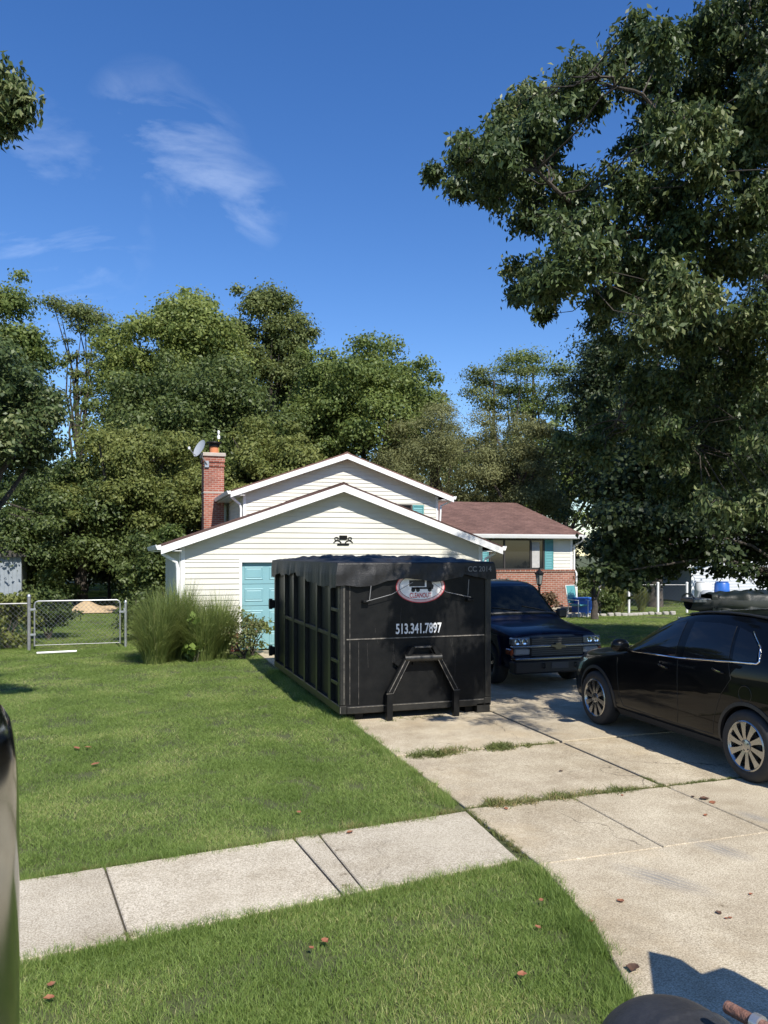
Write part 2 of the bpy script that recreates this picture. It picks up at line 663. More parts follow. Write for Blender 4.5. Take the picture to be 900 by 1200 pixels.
def slab(parent, poly, m, top=0.03, gap=0.006, name='slab'):
    """one concrete slab with a worn, chamfered rim"""
    c = Vector((sum(p[0] for p in poly) / len(poly), sum(p[1] for p in poly) / len(poly)))

    def inset(d):
        out = []
        n = len(poly)
        for i in range(n):
            a, b, e = Vector(poly[i - 1]), Vector(poly[i]), Vector(poly[(i + 1) % n])
            d1, d2 = (b - a).normalized(), (e - b).normalized()
            n1, n2 = Vector((-d1.y, d1.x)), Vector((-d2.y, d2.x))
            k = max(0.3, 1 + n1.dot(n2))
            out.append(b + (n1 + n2) * (d / k))
        return out
    area = sum(poly[i - 1][0] * poly[i][1] - poly[i][0] * poly[i - 1][1] for i in range(len(poly)))
    if area < 0:
        poly = poly[::-1]
    lo, mid, hi = inset(gap), inset(gap), inset(gap + 0.007)
    n = len(poly)
    vs = [(p.x, p.y, -0.03) for p in lo] + [(p.x, p.y, top - 0.007) for p in mid] + [(p.x, p.y, top) for p in hi]
    fs = [tuple(range(2 * n, 3 * n))]
    for r in range(2):
        fs += [(r * n + i, r * n + (i + 1) % n, (r + 1) * n + (i + 1) % n, (r + 1) * n + i) for i in range(n)]
    return MB().add(vs, fs).build(name, m, parent)


M_BED = mat('joint_dirt', (0.045, 0.038, 0.026), 0.95, (0.09, 0.075, 0.05), 12, 0.4, 50)
walk = MB()
walk.add([(-12, sw_near(-12), 0.004), (2.8, sw_near(2.8), 0.004), (2.8, sw_far(2.8), 0.004), (-12, sw_far(-12), 0.004)], [(0, 1, 2, 3)])
walk = tag(walk.build('sidewalk', M_BED), kind='structure')
joints = [(-12, -12), (-10.6, -10.5), (-9.1, -9.0), (-7.6, -7.5), (-6.1, -6.0), (-4.6, -4.5), (-3.12, -3.0), (-1.62, -1.48),
          (-0.14, 0.02), (1.27, 1.37), (1.48, 1.525), (2.85, 2.77)]
for (f0, n0), (f1, n1) in zip(joints, joints[1:]):
    slab(walk, [(n0, sw_near(n0)), (n1, sw_near(n1)), (f1, sw_far(f1)), (f0, sw_far(f0))], M_WALK, 0.030 + random.uniform(-.003, .003), 0.007)

DR = 7.9
drive = MB()
drive.add([(2.89, 5.0, 0.004), (DR - .02, 5.0, 0.004), (DR - .02, 18.4, 0.004), (2.89, 18.4, 0.004)], [(0, 1, 2, 3)])
drive = tag(drive.build('driveway', M_BED), kind='structure')
slab(drive, [(2.86, 5.05), (2.79, 4.6), (2.70, 4.12), (2.47, 3.43), (2.0, 2.7), (1.2, 2.0), (0.9, 1.2), (9.6, 1.2), (8.6, 2.4), (8.0, 3.6), (DR, 5.05)][::-1], M_CONC)
for (s0, s1) in ((2.86, 3.94), (3.94, 4.99), (4.99, DR)):
    slab(drive, [(s0, 5.05), (s1, 5.05), (s1, 6.36), (s0, 6.36)], M_CONC, 0.030 + random.uniform(-.003, .002), 0.006)
for (t0, t1) in ((6.40, 8.25), (8.28, 10.2), (10.2, 12.2), (12.2, 14.2), (14.2, 16.2), (16.2, 18.42)):
    for (s0, s1) in ((2.88, 4.98), (5.0, DR)):
        slab(drive, [(s0, t0), (s1, t0), (s1, t1), (s0, t1)], M_CONC, 0.030 + random.uniform(-.006, .004), 0.010)

# shaded turf kerb of pale stones in front of the far flower bed
# ------------------------------------------------------------------ grass
def blade_patch(seed, n, rad, hmin, hmax, width, m, lean=0.6, seg=2):
    r = np.random.default_rng(seed)
    a = r.uniform(0, 2 * np.pi, n)
    d = rad * np.sqrt(r.uniform(0, 1, n))
    base = np.stack([d * np.cos(a), d * np.sin(a), np.full(n, -0.004)], 1)
    h = r.uniform(hmin, hmax, n)
    la = r.uniform(0, 2 * np.pi, n)
    ln = r.uniform(0.1, lean, n) * h
    dirv = np.stack([np.cos(la), np.sin(la), np.zeros(n)], 1)
    fa = r.uniform(0, 2 * np.pi, n)
    side = np.stack([np.cos(fa), np.sin(fa), np.zeros(n)], 1) * (width * r.uniform(.7, 1.3, n))[:, None]
    V = []
    for k, (q, wq) in enumerate(((0, 1.0), (0.55, 0.8), (1.0, 0.12))):
        c = base + dirv * (ln * q ** 1.8)[:, None]
        c[:, 2] += h * q * (1 - 0.12 * q)
        V += [c - side * wq * .5, c + side * wq * .5]
    V = np.stack(V, 1).reshape(-1, 3)
    o = np.arange(n)[:, None] * 6
    Q = np.concatenate([o + np.array([[0, 1, 3, 2]]), o + np.array([[2, 3, 5, 4]])])
    return np_mesh('grass_patch', V, Q, m)


def instancer(name, pts, rot, scl, protos, kind='stuff', label=None, cat=None):
    """scatter shared patch meshes on points with a geometry-node modifier"""
    coll = bpy.data.collections.new(name + '_patches')
    for me in protos:
        coll.objects.link(bpy.data.objects.new('patch', me))
    me = bpy.data.meshes.new(name)
    me.vertices.add(len(pts))
    me.vertices.foreach_set('co', np.asarray(pts, dtype=np.float32).ravel())
    for nm, arr in (('rot', rot), ('scl', scl)):
        at = me.attributes.new(nm, 'FLOAT_VECTOR', 'POINT')
        at.data.foreach_set('vector', np.asarray(arr, dtype=np.float32).ravel())
    o = link(name, me)
    ng = bpy.data.node_groups.new(name, 'GeometryNodeTree')
    ng.interface.new_socket('Geometry', in_out='INPUT', socket_type='NodeSocketGeometry')
    ng.interface.new_socket('Geometry', in_out='OUTPUT', socket_type='NodeSocketGeometry')
    N, L = ng.nodes, ng.links
    gi, go = N.new('NodeGroupInput'), N.new('NodeGroupOutput')
    ci = N.new('GeometryNodeCollectionInfo')
    ci.inputs['Collection'].default_value = coll
    ci.inputs['Separate Children'].default_value = True
    ci.inputs['Reset Children'].default_value = True
    ip = N.new('GeometryNodeInstanceOnPoints')
    ip.inputs['Pick Instance'].default_value = True
    rv = N.new('FunctionNodeRandomValue')
    rv.data_type = 'INT'
    rv.inputs[4].default_value = 0
    rv.inputs[5].default_value = len(protos) - 1
    L.new(rv.outputs[2], ip.inputs['Instance Index'])
    for nm, sk in (('rot', 'Rotation'), ('scl', 'Scale')):
        a = N.new('GeometryNodeInputNamedAttribute')
        a.data_type = 'FLOAT_VECTOR'
        a.inputs['Name'].default_value = nm
        if sk == 'Rotation':
            e = N.new('FunctionNodeEulerToRotation')
            L.new(a.outputs['Attribute'], e.inputs[0])
            L.new(e.outputs[0], ip.inputs['Rotation'])
        else:
            L.new(a.outputs['Attribute'], ip.inputs['Scale'])
    L.new(gi.outputs[0], ip.inputs['Points'])
    L.new(ci.outputs[0], ip.inputs['Instance'])
    L.new(ip.outputs[0], go.inputs[0])
    md = o.modifiers.new('scatter', 'NODES')
    md.node_group = ng
    tag(o, label, cat, kind=kind)
    return o


M_GRASS = leaf_mat('lawn_grass', (0.125, 0.198, 0.038), (0.280, 0.372, 0.100), 0.45, 0.6, (0.46, 0.45, 0.19), 0.9)
M_GRASS2 = leaf_mat('weed_grass', (0.09, 0.115, 0.028), (0.20, 0.22, 0.07), 0.30, 0.6, (0.30, 0.24, 0.11), 2.0)
PATCH = [blade_patch(100 + i, 160, 0.13, 0.016, 0.048, 0.0038, M_GRASS, 1.25) for i in range(7)]
PATCHW = [blade_patch(200 + i, 90, 0.11, 0.035, 0.095, 0.0045, M_GRASS, 1.2) for i in range(3)]


def in_lawn(s, t):
    if t < 6.4 and s < 3.2:
        if t < sw_near(s) + .015 and s < flare(t) + .02:
            return 1
        if s > 2.83:
            return 0
    if s < 2.84 and t > sw_far(s) - .012:
        if t > 18.35 and s > 1.05:
            return 0
        return 2
    if s > DR + .04 and t > 3.0:
        if s < 8.9 and t > 18.2:
            return 0
        if s < 17.0 and t > 25.6:
            return 0
        return 3
    return 0


pts, sc = [], []
for d0, d1, dens, hs, vs in ((2.6, 5.6, 120, 1.0, 1.0), (5.6, 8.5, 84, 1.1, 1.0), (8.5, 13, 50, 1.35, 0.95), (13, 20, 28, 1.7, 0.95), (20, 34, 10, 2.4, 1.1), (34, 60, 2.2, 4.0, 1.5)):
    wid = d1 * 0.62
    n = int(dens * 2 * wid * (d1 - d0))
    D = rng.uniform(d0, d1, n)
    lat = rng.uniform(-wid, wid, n)
    S = lat * CA + D * SA
    T = -lat * SA + D * CA
    for s, t, d, l in zip(S, T, D, lat):
        if abs(l) > d * 0.56 + .5:
            continue
        k = in_lawn(s, t)
        if not k:
            continue
        pts.append((s, t, 0.0))
        f = 1.15 if k == 1 else 1.0
        h = vs * f * rng.uniform(.8, 1.2)
        sc.append((hs, hs, h))
pts = np.array(pts)
rot = np.zeros_like(pts)
rot[:, 2] = rng.uniform(0, 6.283, len(pts))
lawn = instancer('lawn_grass', pts, rot, np.array(sc), PATCH, 'stuff', 'short mown green grass covering the yard', 'grass')

# ragged longer tufts along the concrete edges
ep, es = [], []


def edge_tufts(p0, p1, n, w, h0=.7, h1=1.3, sx=.6):
    for _ in range(n):
        q = rng.uniform()
        ep.append((p0[0] + (p1[0] - p0[0]) * q + rng.normal(0, w), p0[1] + (p1[1] - p0[1]) * q + rng.normal(0, w), 0.0))
        k = rng.uniform(h0, h1)
        es.append((sx * k, sx * k, k))


for s in np.linspace(-7, 2.6, 90):
    edge_tufts((s, sw_near(s) - .045), (s + .1, sw_near(s + .1) - .045), 4, .03, .6, 1.2)
    edge_tufts((s, sw_far(s) + .035), (s + .1, sw_far(s + .1) + .035), 5, .04, .5, 1.15)
for (t1, s1), (t0, s0) in zip(FLARE[1:], FLARE[2:]):
    edge_tufts((s0 - .03, t0), (s1 - .03, t1), int(46 * abs(t1 - t0)), .03, .8, 1.4)
edge_tufts((2.80, 6.4), (2.83, 10.3), 150, .035, .6, 1.2)
edge_tufts((2.72, 9.9), (2.74, 15.2), 180, .06, .8, 1.5, .8)
ep = np.array(ep)
er = np.zeros_like(ep)
er[:, 2] = rng.uniform(0, 6.28, len(ep))
instancer('edge_grass', ep, er, np.array(es), PATCHW, 'stuff', 'longer grass tufts fringing the concrete edges', 'grass')

# weeds in the driveway joints
PATCHJ = [blade_patch(300 + i, 46, 0.055, 0.012, 0.05, 0.006, M_GRASS2, 1.7) for i in range(4)]
ep, es = [], []
edge_tufts((2.9, 6.38), (4.98, 6.385), 120, .018, .5, 1.1, .8)
for q_ in np.random.default_rng(3).uniform(2.95, 4.9, 11):
    edge_tufts((q_, 6.38), (q_ + .12, 6.385), 10, .035, .6, 1.7, 1.0)
edge_tufts((4.9, 6.38), (5.95, 6.385), 60, .012, .6, 1.1, .7)
edge_tufts((4.99, 6.3), (4.99, 6.75), 22, .012, .6, 1.0, .6)
edge_tufts((3.05, 8.22), (3.62, 8.24), 60, .075, .5, 2.0, 1.0)
edge_tufts((3.15, 8.2), (3.4, 8.22), 20, .12, .4, 1.4, .8)
edge_tufts((4.0, 8.25), (4.4, 8.26), 45, .06, .5, 1.9, 1.0)
edge_tufts((4.45, 8.26), (4.95, 8.28), 34, .025, .4, 1.3, .8)
edge_tufts((2.86, 5.2), (2.87, 6.34), 45, .010, .5, 1.1, .6)
edge_tufts((2.86, 6.9), (2.87, 8.0), 30, .02, .5, 1.0, .6)
edge_tufts((3.3, 10.1), (4.2, 10.1), 34, .06, .6, 1.2, .9)
for f, n in ((0.02, -0.14), ):
    edge_tufts((f, sw_near(f) + .03), (f, sw_near(f) + .06), 8, .02, .7, 1.2, .7)
edge_tufts((1.42, sw_near(1.4) + .02), (1.44, sw_near(1.4) + .12), 9, .02, .6, 1.1, .7)
edge_tufts((1.46, sw_far(1.4) - .18), (1.5, sw_far(1.4) - .02), 9, .02, .5, .9, .6)
edge_tufts((-.6, sw_far(-.6) + .03), (1.2, sw_far(1.2) + .03), 70, .02, .6, 1.1, .8)
edge_tufts((1.2, sw_far(1.2) + .02), (2.8, sw_far(2.8) + .03), 90, .025, .6, 1.2, .9)
ep = np.array(ep)
ep[:, 2] = 0.012
er = np.zeros_like(ep)
er[:, 2] = rng.uniform(0, 6.28, len(ep))
instancer('joint_weeds', ep, er, np.array(es), PATCHJ, 'stuff', 'yellowish weeds growing in the driveway joints', 'weeds')

# ------------------------------------------------------------------ house
house = thing('house', 'cream sided split level house with white trim and reddish brown roofs', 'house', (0, 0, 0))
GX0, GX1, GT = 1.21, 8.79, 18.5                  # garage front wall
GC = (GX0 + GX1) / 2
SL = 0.355
G_EAVE, G_PEAK = 2.55, 2.55 + SL * (GX1 - GX0) / 2
DX0, DX1, DZ = 2.60, 7.25, 2.10                  # garage door
UX0, UX1, UT = 3.62, 10.38, 25.4                 # upper storey
UC = (UX0 + UX1) / 2
U_EAVE = 4.36
WX1, WT = 16.25, 26.2                            # right wing
W_EAVE, W_RIDGE_T, W_RIDGE = 3.02, 31.2, 4.58


def siding(parent, left, right, z0, z1, y, step=0.128, thick=0.020, brk=None):
    """lap boards, each its own piece; left(z), right(z) give the ends"""
    z = z0
    while z < z1 - .02:
        zt = min(z + step, z1)
        a0, b0, a1, b1 = left(z), right(z), left(zt), right(zt)
        if b1 - a1 < 0.06:
            a1 = b1 = (a0 + b0) / 2
            a1 -= .01
            b1 += .01
        if b0 - a0 < .08:
            break
        vs = [(a0, y, z), (b0, y, z), (b0, y - thick, z), (a0, y - thick, z),
              (a1, y, zt), (b1, y, zt), (b1, y - .003, zt), (a1, y - .003, zt)]
        fs = [(0, 1, 2, 3), (3, 2, 6, 7), (0, 4, 5, 1), (0, 3, 7, 4), (1, 5, 6, 2), (4, 7, 6, 5)]
        MB().add(vs, fs).build('siding_board', M_SIDING, parent)
        z += step


def side_siding(parent, x, sgn, t0, t1, z0, z1, step=0.128, thick=0.02):
    z = z0
    while z < z1 - .02:
        zt = min(z + step, z1)
        X0, X1 = x, x + sgn * thick
        xm = x + sgn * .003
        vs = [(X0, t0, z), (X0, t1, z), (X1, t1, z), (X1, t0, z), (X0, t0, zt), (X0, t1, zt), (xm, t1, zt), (xm, t0, zt)]
        fs = [(0, 1, 2, 3), (3, 2, 6, 7), (0, 4, 5, 1), (0, 3, 7, 4), (1, 5, 6, 2), (4, 7, 6, 5)]
        MB().add(vs, fs).build('siding_board', M_SIDING, parent)
        z += step


M_CORE = mat('wall_sheathing', (0.5, 0.48, 0.38), 0.8)
# garage walls: a core with a doorway, then boards
b = MB()
b.box(GX0, DX0, GT, GT + .15, 0, G_EAVE)
b.box(DX1, GX1, GT, GT + .15, 0, G_EAVE)
b.box(DX0, DX1, GT, GT + .15, DZ, G_EAVE)
b.prism([(GX0, G_EAVE), (GX1, G_EAVE), (GC, G_PEAK)], 1, GT, GT + .15)
b.box(GX0, GX0 + .12, GT + .15, UT, 0, G_EAVE)
b.box(GX1 - .12, GX1, GT + .15, UT, 0, G_EAVE)
gw = b.build('garage_wall', M_CORE, house)
siding(gw, lambda z: GX0 + .09, lambda z: DX0 - .06, 0.45, DZ + .07, GT)
siding(gw, lambda z: DX1 + .06, lambda z: GX1 - .09, 0.45, DZ + .07, GT)
siding(gw, lambda z: GX0 + .09 + max(0, (z - G_EAVE) / SL - .09), lambda z: GX1 - .09 - max(0, (z - G_EAVE) / SL - .09), DZ + .07, G_PEAK, GT)
side_siding(gw, GX0, -1, GT + .1, UT, .45, G_EAVE)
MB().box(GX0 - .012, GX0 + .09, GT - .026, GT - .002, .4, G_EAVE - .05).box(GX0 - .027, GX0 - .003, GT - .026, GT + .09, .4, G_EAVE - .05).build('corner_trim', M_WHITE, house)
MB().box(GX1 - .09, GX1 + .012, GT - .026, GT - .002, .4, G_EAVE - .05).build('corner_trim', M_WHITE, house)
for xa, xb in ((GX0 - .01, DX0 - .065), (DX1 + .065, GX1 + .01)):
    MB().box(xa, xb, GT - .03, GT - .004, 0, .45).build('brick_base', M_BRICK, house)
# door frame and sectional door
MB().box(DX0 - .06, DX0, GT - .035, GT + .1, .03, DZ + .0).box(DX1, DX1 + .06, GT - .035, GT + .1, .03, DZ).box(DX0 - .06, DX1 + .06, GT - .036, GT + .1, DZ, DZ + .07).build('door_frame', M_WHITE, house)
gd = MB().box(DX0, DX1, GT + .085, GT + .12, .03, DZ).build('garage_door', M_DOOR, house)
for r in range(4):
    z0 = .04 + r * .515
    MB().box(DX0 + .004, DX1 - .004, GT + .055, GT + .084, z0, z0 + .507, .006).build('door_section', M_DOOR, gd)
    nP = 8
    pw = (DX1 - DX0) / nP
    for c in range(nP):
        x0 = DX0 + c * pw + .07
        p = MB()
        x1, za, zb = x0 + pw - .14, z0 + .10, z0 + .41
        y0 = GT + .054
        vs = [(x0, y0, za), (x1, y0, za), (x1, y0, zb), (x0, y0, zb)]
        k = .018
        vs += [(x0 + k, y0 - .012, za + k), (x1 - k, y0 - .012, za + k), (x1 - k, y0 - .012, zb - k), (x0 + k, y0 - .012, zb - k)]
        k = .045
        vs += [(x0 + k, y0 - .004, za + k), (x1 - k, y0 - .004, za + k), (x1 - k, y0 - .004, zb - k), (x0 + k, y0 - .004, zb - k)]
        k = .06
        vs += [(x0 + k, y0 - .010, za + k), (x1 - k, y0 - .010, za + k), (x1 - k, y0 - .010, zb - k), (x0 + k, y0 - .010, zb - k)]
        fs = [(12, 13, 14, 15)]
        for q in range(3):
            fs += [(q * 4 + i, q * 4 + (i + 1) % 4, q * 4 + 4 + (i + 1) % 4, q * 4 + 4 + i) for i in range(4)]
        p.add(vs, fs).build('door_panel', M_DOOR, gd)


def gable_roof(parent, x0, x1, over, eave_wall, slope, t0, t1, thick=.10, fascia=.17, name='roof'):
    """two slopes with the ridge along Y; white rake boards on the front edge"""
    c = (x0 + x1) / 2
    zt = eave_wall + slope * (x1 - x0) / 2 + thick + .03
    e0, e1 = x0 - over, x1 + over
    ze = zt - slope * (c - e0)
    r = MB()
    r.prism([(e0, ze), (c, zt), (c, zt - thick), (e0, ze - thick)], 1, t0, t1)
    r.prism([(c, zt), (e1, ze), (e1, ze - thick), (c, zt - thick)], 1, t0, t1)
    ro = r.build(name, M_ROOF, parent)
    cap = MB()
    n = int((t1 - t0) / .28)
    for i in range(n):
        a = t0 + i * .28
        cap.prism([(c - .13, zt - .13 * slope + .012), (c, zt + .022), (c + .13, zt - .13 * slope + .012), (c, zt - .01)], 1, a, a + .275)
    cap.build('ridge_cap', M_ROOF, ro)
    for sg, xe in ((-1, e0), (1, e1)):
        f = MB()
        f.prism([(xe, ze - .05), (c, zt - .05), (c, zt - .05 - fascia), (xe, ze - .05 - fascia)], 1, t0 - .028, t0 - .003)
        f.build('rake_board', M_WHITE, ro)
        f = MB()
        f.prism([(xe, ze - thick - .004), (c, zt - thick - .004), (c, zt - thick - .016), (xe, ze - thick - .016)], 1, t0, t0 + .30)
        f.build('soffit', M_WHITE, ro)
        # eave: gutter and level soffit
        x = xe
        MB().prism([(x, ze - .01), (x, ze - .12), (x + sg * .08, ze - .12), (x + sg * .115, ze - .03), (x + sg * .115, ze - .008), (x + sg * .10, ze - .008), (x + sg * .10, ze - .03)], 1, t0 - .01, t1).build('gutter', M_WHITE, ro)
        xi = x0 if sg < 0 else x1
        MB().box(min(x, xi), max(x, xi), t0, t1, ze - thick - .06, ze - thick - .045).build('eave_soffit', M_WHITE, ro)
    return ro, ze, zt


roof_g, gze, gzt = gable_roof(house, GX0, GX1, .45, G_EAVE, SL, GT - .30, UT, .09, .17, 'garage_roof')
# downspout with its elbow at the garage corner
d = MB()
d.tube([(GX0 - .40, GT - .12, gze - .12), (GX0 - .40, GT - .12, gze - .22), (GX0 - .10, GT - .05, gze - .40), (GX0 - .07, GT - .05, gze - .55), (GX0 - .07, GT - .05, .1)], .04, 8)
d.build('downspout', M_WHITE, house, 40)
d = MB()
d.tube([(GX1 + .35, GT - .10, gze - .12), (GX1 + .33, GT - .10, gze - .2), (GX1 + .08, GT - .06, gze - .34), (GX1 + .06, GT - .06, gze - .5), (GX1 + .06, GT - .06, .1)], .035, 8)
d.build('downspout', M_WHITE, house, 40)

# upper storey
b = MB()
b.box(UX0, UX1, UT, 34, 0, U_EAVE)
b.prism([(UX0, U_EAVE), (UX1, U_EAVE), (UC, U_EAVE + SL * (UX1 - UX0) / 2)], 1, UT, UT + .2)
uw = b.build('upper_wall', M_CORE, house)
UPK = U_EAVE + SL * (UX1 - UX0) / 2
WINX0, WINX1, WINZ1 = 8.42, 9.40, 4.06
siding(uw, lambda z: UX0 + .08, lambda z: UX1 - .08 if z > WINZ1 - .02 else WINX0 - .03, 2.7, WINZ1, UT)
siding(uw, lambda z: WINX1 + .47, lambda z: UX1 - .08, 2.7, WINZ1, UT)
siding(uw, lambda z: UX0 + .08 + max(0, (z - U_EAVE) / SL - .08), lambda z: UX1 - .08 - max(0, (z - U_EAVE) / SL - .08), WINZ1, UPK, UT)
side_siding(uw, UX0, -1, UT + .08, 34, 2.5, U_EAVE)
MB().box(UX0 - .01, UX0 + .08, UT - .026, UT - .002, 2.4, U_EAVE - .05).build('corner_trim', M_WHITE, house)
MB().box(UX1 - .08, UX1 + .01, UT - .026, UT - .002, 2.4, U_EAVE - .05).build('corner_trim', M_WHITE, house)
roof_u, uze, uzt = gable_roof(house, UX0, UX1, .45, U_EAVE, SL, UT - .35, 34.3, .09, .17, 'upper_roof')
MB().tube([(UX0 - .42, UT - .2, uze - .12), (UX0 - .42, UT - .2, uze - .2), (UX0 - .12, UT - .04, uze - .42), (UX0 - .08, UT - .04, uze - .55), (UX0 - .08, UT - .04, uze - .85), (UX0 - .3, UT - .1, uze - 1.0)], .04, 8).build('downspout', M_WHITE, house, 40)
MB().tube([(UX1 + .42, UT - .2, uze - .1), (UX1 + .40, UT - .2, uze - .18), (UX1 + .10, UT - .04, uze - .34), (UX1 + .07, UT - .04, uze - .9)], .035, 8).build('downspout', M_WHITE, house, 40)


def window(parent, x0, x1, z0, z1, y, mull, m_frame, depth=.05, name='window'):
    w = MB().box(x0, x1, y - .01, y + .02, z0, z1).build(name, mat('window_dark', (0.02, 0.02, 0.02), 0.5), parent)
    f = .05
    fr = MB().box(x0, x1, y - depth, y - .012, z1 - f, z1).box(x0, x1, y - depth, y - .012, z0, z0 + f)
    fr.box(x0, x0 + f, y - depth, y - .012, z0 + f, z1 - f).box(x1 - f, x1, y - depth, y - .012, z0 + f, z1 - f)
    for q in mull:
        fr.box(q - .03, q + .03, y - depth, y - .012, z0 + f, z1 - f)
    fr.build('frame', m_frame, w)
    xs = [x0 + f] + [v for q in mull for v in (q - .03, q + .03)] + [x1 - f]
    for a, c in zip(xs[::2], xs[1::2]):
        MB().box(a, c, y - .03, y - .022, z0 + f, z1 - f).build('pane', M_GLASS, w)
    return w


def shutter(parent, x0, x1, z0, z1, y):
    s = MB().box(x0, x1, y - .022, y - .006, z0, z1).build('shutter', M_TEAL, parent)
    fr = MB().box(x0, x0 + .04, y - .04, y - .023, z0, z1).box(x1 - .04, x1, y - .04, y - .023, z0, z1)
    fr.box(x0 + .04, x1 - .04, y - .04, y - .023, z1 - .06, z1).box(x0 + .04, x1 - .04, y - .04, y - .023, z0, z0 + .06)
    fr.build('shutter_frame', M_TEAL, s)
    z = z0 + .065
    while z < z1 - .11:
        MB().add([(x0 + .045, y - .038, z), (x1 - .045, y - .038, z), (x1 - .045, y - .024, z + .05), (x0 + .045, y - .024, z + .05),
                  (x0 + .045, y - .030, z - .004), (x1 - .045, y - .030, z - .004), (x1 - .045, y - .0235, z + .046), (x0 + .045, y - .0235, z + .046)],
                 [(0, 1, 2, 3), (4, 7, 6, 5), (0, 4, 5, 1), (3, 2, 6, 7), (0, 3, 7, 4), (1, 5, 6, 2)]).build('louvre', M_TEAL, s)
        z += .06
    return s


M_DKFRAME = mat('dark_frame', (0.035, 0.030, 0.027), 0.5)
window(house, WINX0, WINX1, 3.0, WINZ1 - .04, UT - .004, [], M_DKFRAME)
shutter(house, WINX1 + .03, WINX1 + .44, 2.95, WINZ1 - .06, UT - .004)

# right wing: brick below, siding above, a wide picture window
BZ = 1.63
b = MB().box(UX1 + .01, WX1, WT, WT + .2, 0, W_EAVE).box(WX1 - .2, WX1, WT + .2, 36, 0, W_EAVE)
b.prism([(WT, W_EAVE), (36, W_EAVE), (W_RIDGE_T, W_RIDGE - .14)], 0, WX1 - .2, WX1)
ww = b.build('wing_wall', M_CORE, house)
PX0, PX1, PZ1 = 12.74, 15.02, 2.86
siding(ww, lambda z: PX1 + .42, lambda z: WX1 - .08, BZ + .05, W_EAVE, WT)
siding(ww, lambda z: UX1 + .05, lambda z: PX0 - .42, BZ + .05, W_EAVE, WT)
MB().box(WX1 - .08, WX1 + .012, WT - .026, WT - .002, BZ + .04, W_EAVE - .02).build('corner_trim', M_WHITE, house)
bw = MB().box(UX1 + .02, WX1 + .06, WT - .12, WT - .004, 0, BZ).build('brick_wall', M_BRICK, house)
n = 0
x = UX1 + .02
while x < WX1 + .02:                                    # soldier course of sloping sill bricks
    MB().box(x, x + .058, WT - .16, WT - .006, BZ + .002, BZ + .085, .005).build('sill_brick', M_BRICK, bw)
    x += .068
window(house, PX0, PX1, BZ + .09, PZ1, WT - .004, [13.35, 14.45], M_DKFRAME, .06)
MB().box(14.50, 14.82, WT - .055, WT - .04, BZ + .16, PZ1 - .1).build('curtain', mat('curtain', (0.45, 0.44, 0.42), 0.9, (0.33, 0.32, 0.31), 9), house)
shutter(house, PX1 + .03, PX1 + .39, BZ + .09, PZ1, WT - .004)
shutter(house, PX0 - .39, PX0 - .03, BZ + .09, PZ1, WT - .004)
# wing roof: ridge along X
ov = .42
rx0, rx1 = UX1 + .02, WX1 + .28
ws = (W_RIDGE - W_EAVE) / (W_RIDGE_T - (WT - ov))
r = MB()
r.prism([(WT - ov, W_EAVE + .02), (W_RIDGE_T, W_RIDGE), (W_RIDGE_T, W_RIDGE - .1), (WT - ov, W_EAVE - .08)], 0, rx0, rx1)
r.prism([(W_RIDGE_T, W_RIDGE), (36.6, W_EAVE - .02), (36.6, W_EAVE - .12), (W_RIDGE_T, W_RIDGE - .1)], 0, rx0, rx1)
wr = r.build('wing_roof', M_ROOF, house)
MB().prism([(WT - ov - .11, W_EAVE + .012), (WT - ov - .10, W_EAVE - .04), (WT - ov - .07, W_EAVE - .13), (WT - ov - .004, W_EAVE - .13), (WT - ov - .004, W_EAVE + .0)], 0, rx0 + .02, rx1 + .02).build('gutter', M_WHITE, wr)
MB().box(rx0, rx1, WT - ov, WT, W_EAVE - .15, W_EAVE - .135).build('eave_soffit', M_WHITE, wr)
MB().prism([(WT - ov, W_EAVE - .0), (W_RIDGE_T, W_RIDGE - .02), (W_RIDGE_T, W_RIDGE - .18), (WT - ov, W_EAVE - .17)], 0, rx1 + .003, rx1 + .025).build('rake_board', M_WHITE, wr)
MB().tube([(WX1 + .2, WT - .45, W_EAVE - .13), (WX1 + .19, WT - .4, W_EAVE - .22), (WX1 + .05, WT - .07, W_EAVE - .4), (WX1 + .05, WT - .07, BZ + .1), (WX1 + .09, WT - .17, BZ - .05), (WX1 + .09, WT - .17, .1)], .035, 8).build('downspout', M_WHITE, house, 40)
# concrete steps
MB().box(14.7, 16.0, WT - 1.3, WT - .13, 0, .16, .01).box(14.9, 15.9, WT - .75, WT - .13, .16, .32, .01).build('step', M_WALK, house)

# brick chimney
CX0, CX1, CT0, CT1, CZ = 2.70, 3.42, 28.9, 29.75, 6.0
ch = MB().box(CX0, CX1, CT0, CT1, 0, CZ - .16).build('chimney', M_CHIMBRICK, house)
MB().box(CX0 - .03, CX1 + .03, CT0 - .03, CT1 + .03, CZ - .52, CZ - .46).box(CX0 - .03, CX1 + .03, CT0 - .03, CT1 + .03, CZ - .36, CZ - .22).build('corbel', M_CHIMBRICK, ch)
MB().box(CX0 - .06, CX1 + .06, CT0 - .06, CT1 + .06, CZ - .16, CZ - .02, .02).build('mortar_cap', mat('mortar', (0.45, 0.40, 0.35), 0.9, (0.36, 0.31, 0.27), 6), ch)
MB().box(CX0 - .015, CX1 + .015, CT0 - .015, CT1, 4.52, 4.56).build('stone_band', mat('mortar', (0.45, 0.40, 0.35)), ch)
MB().lathe([(.16, CZ - .03), (.17, CZ + .0), (.155, CZ + .26), (.12, CZ + .26)], 16, ((CX0 + CX1) / 2 + .05, (CT0 + CT1) / 2, 0)).build('flue_pot', mat('terracotta', (0.50, 0.17, 0.07), 0.85, (0.58, 0.23, 0.11), 6), ch, 40)
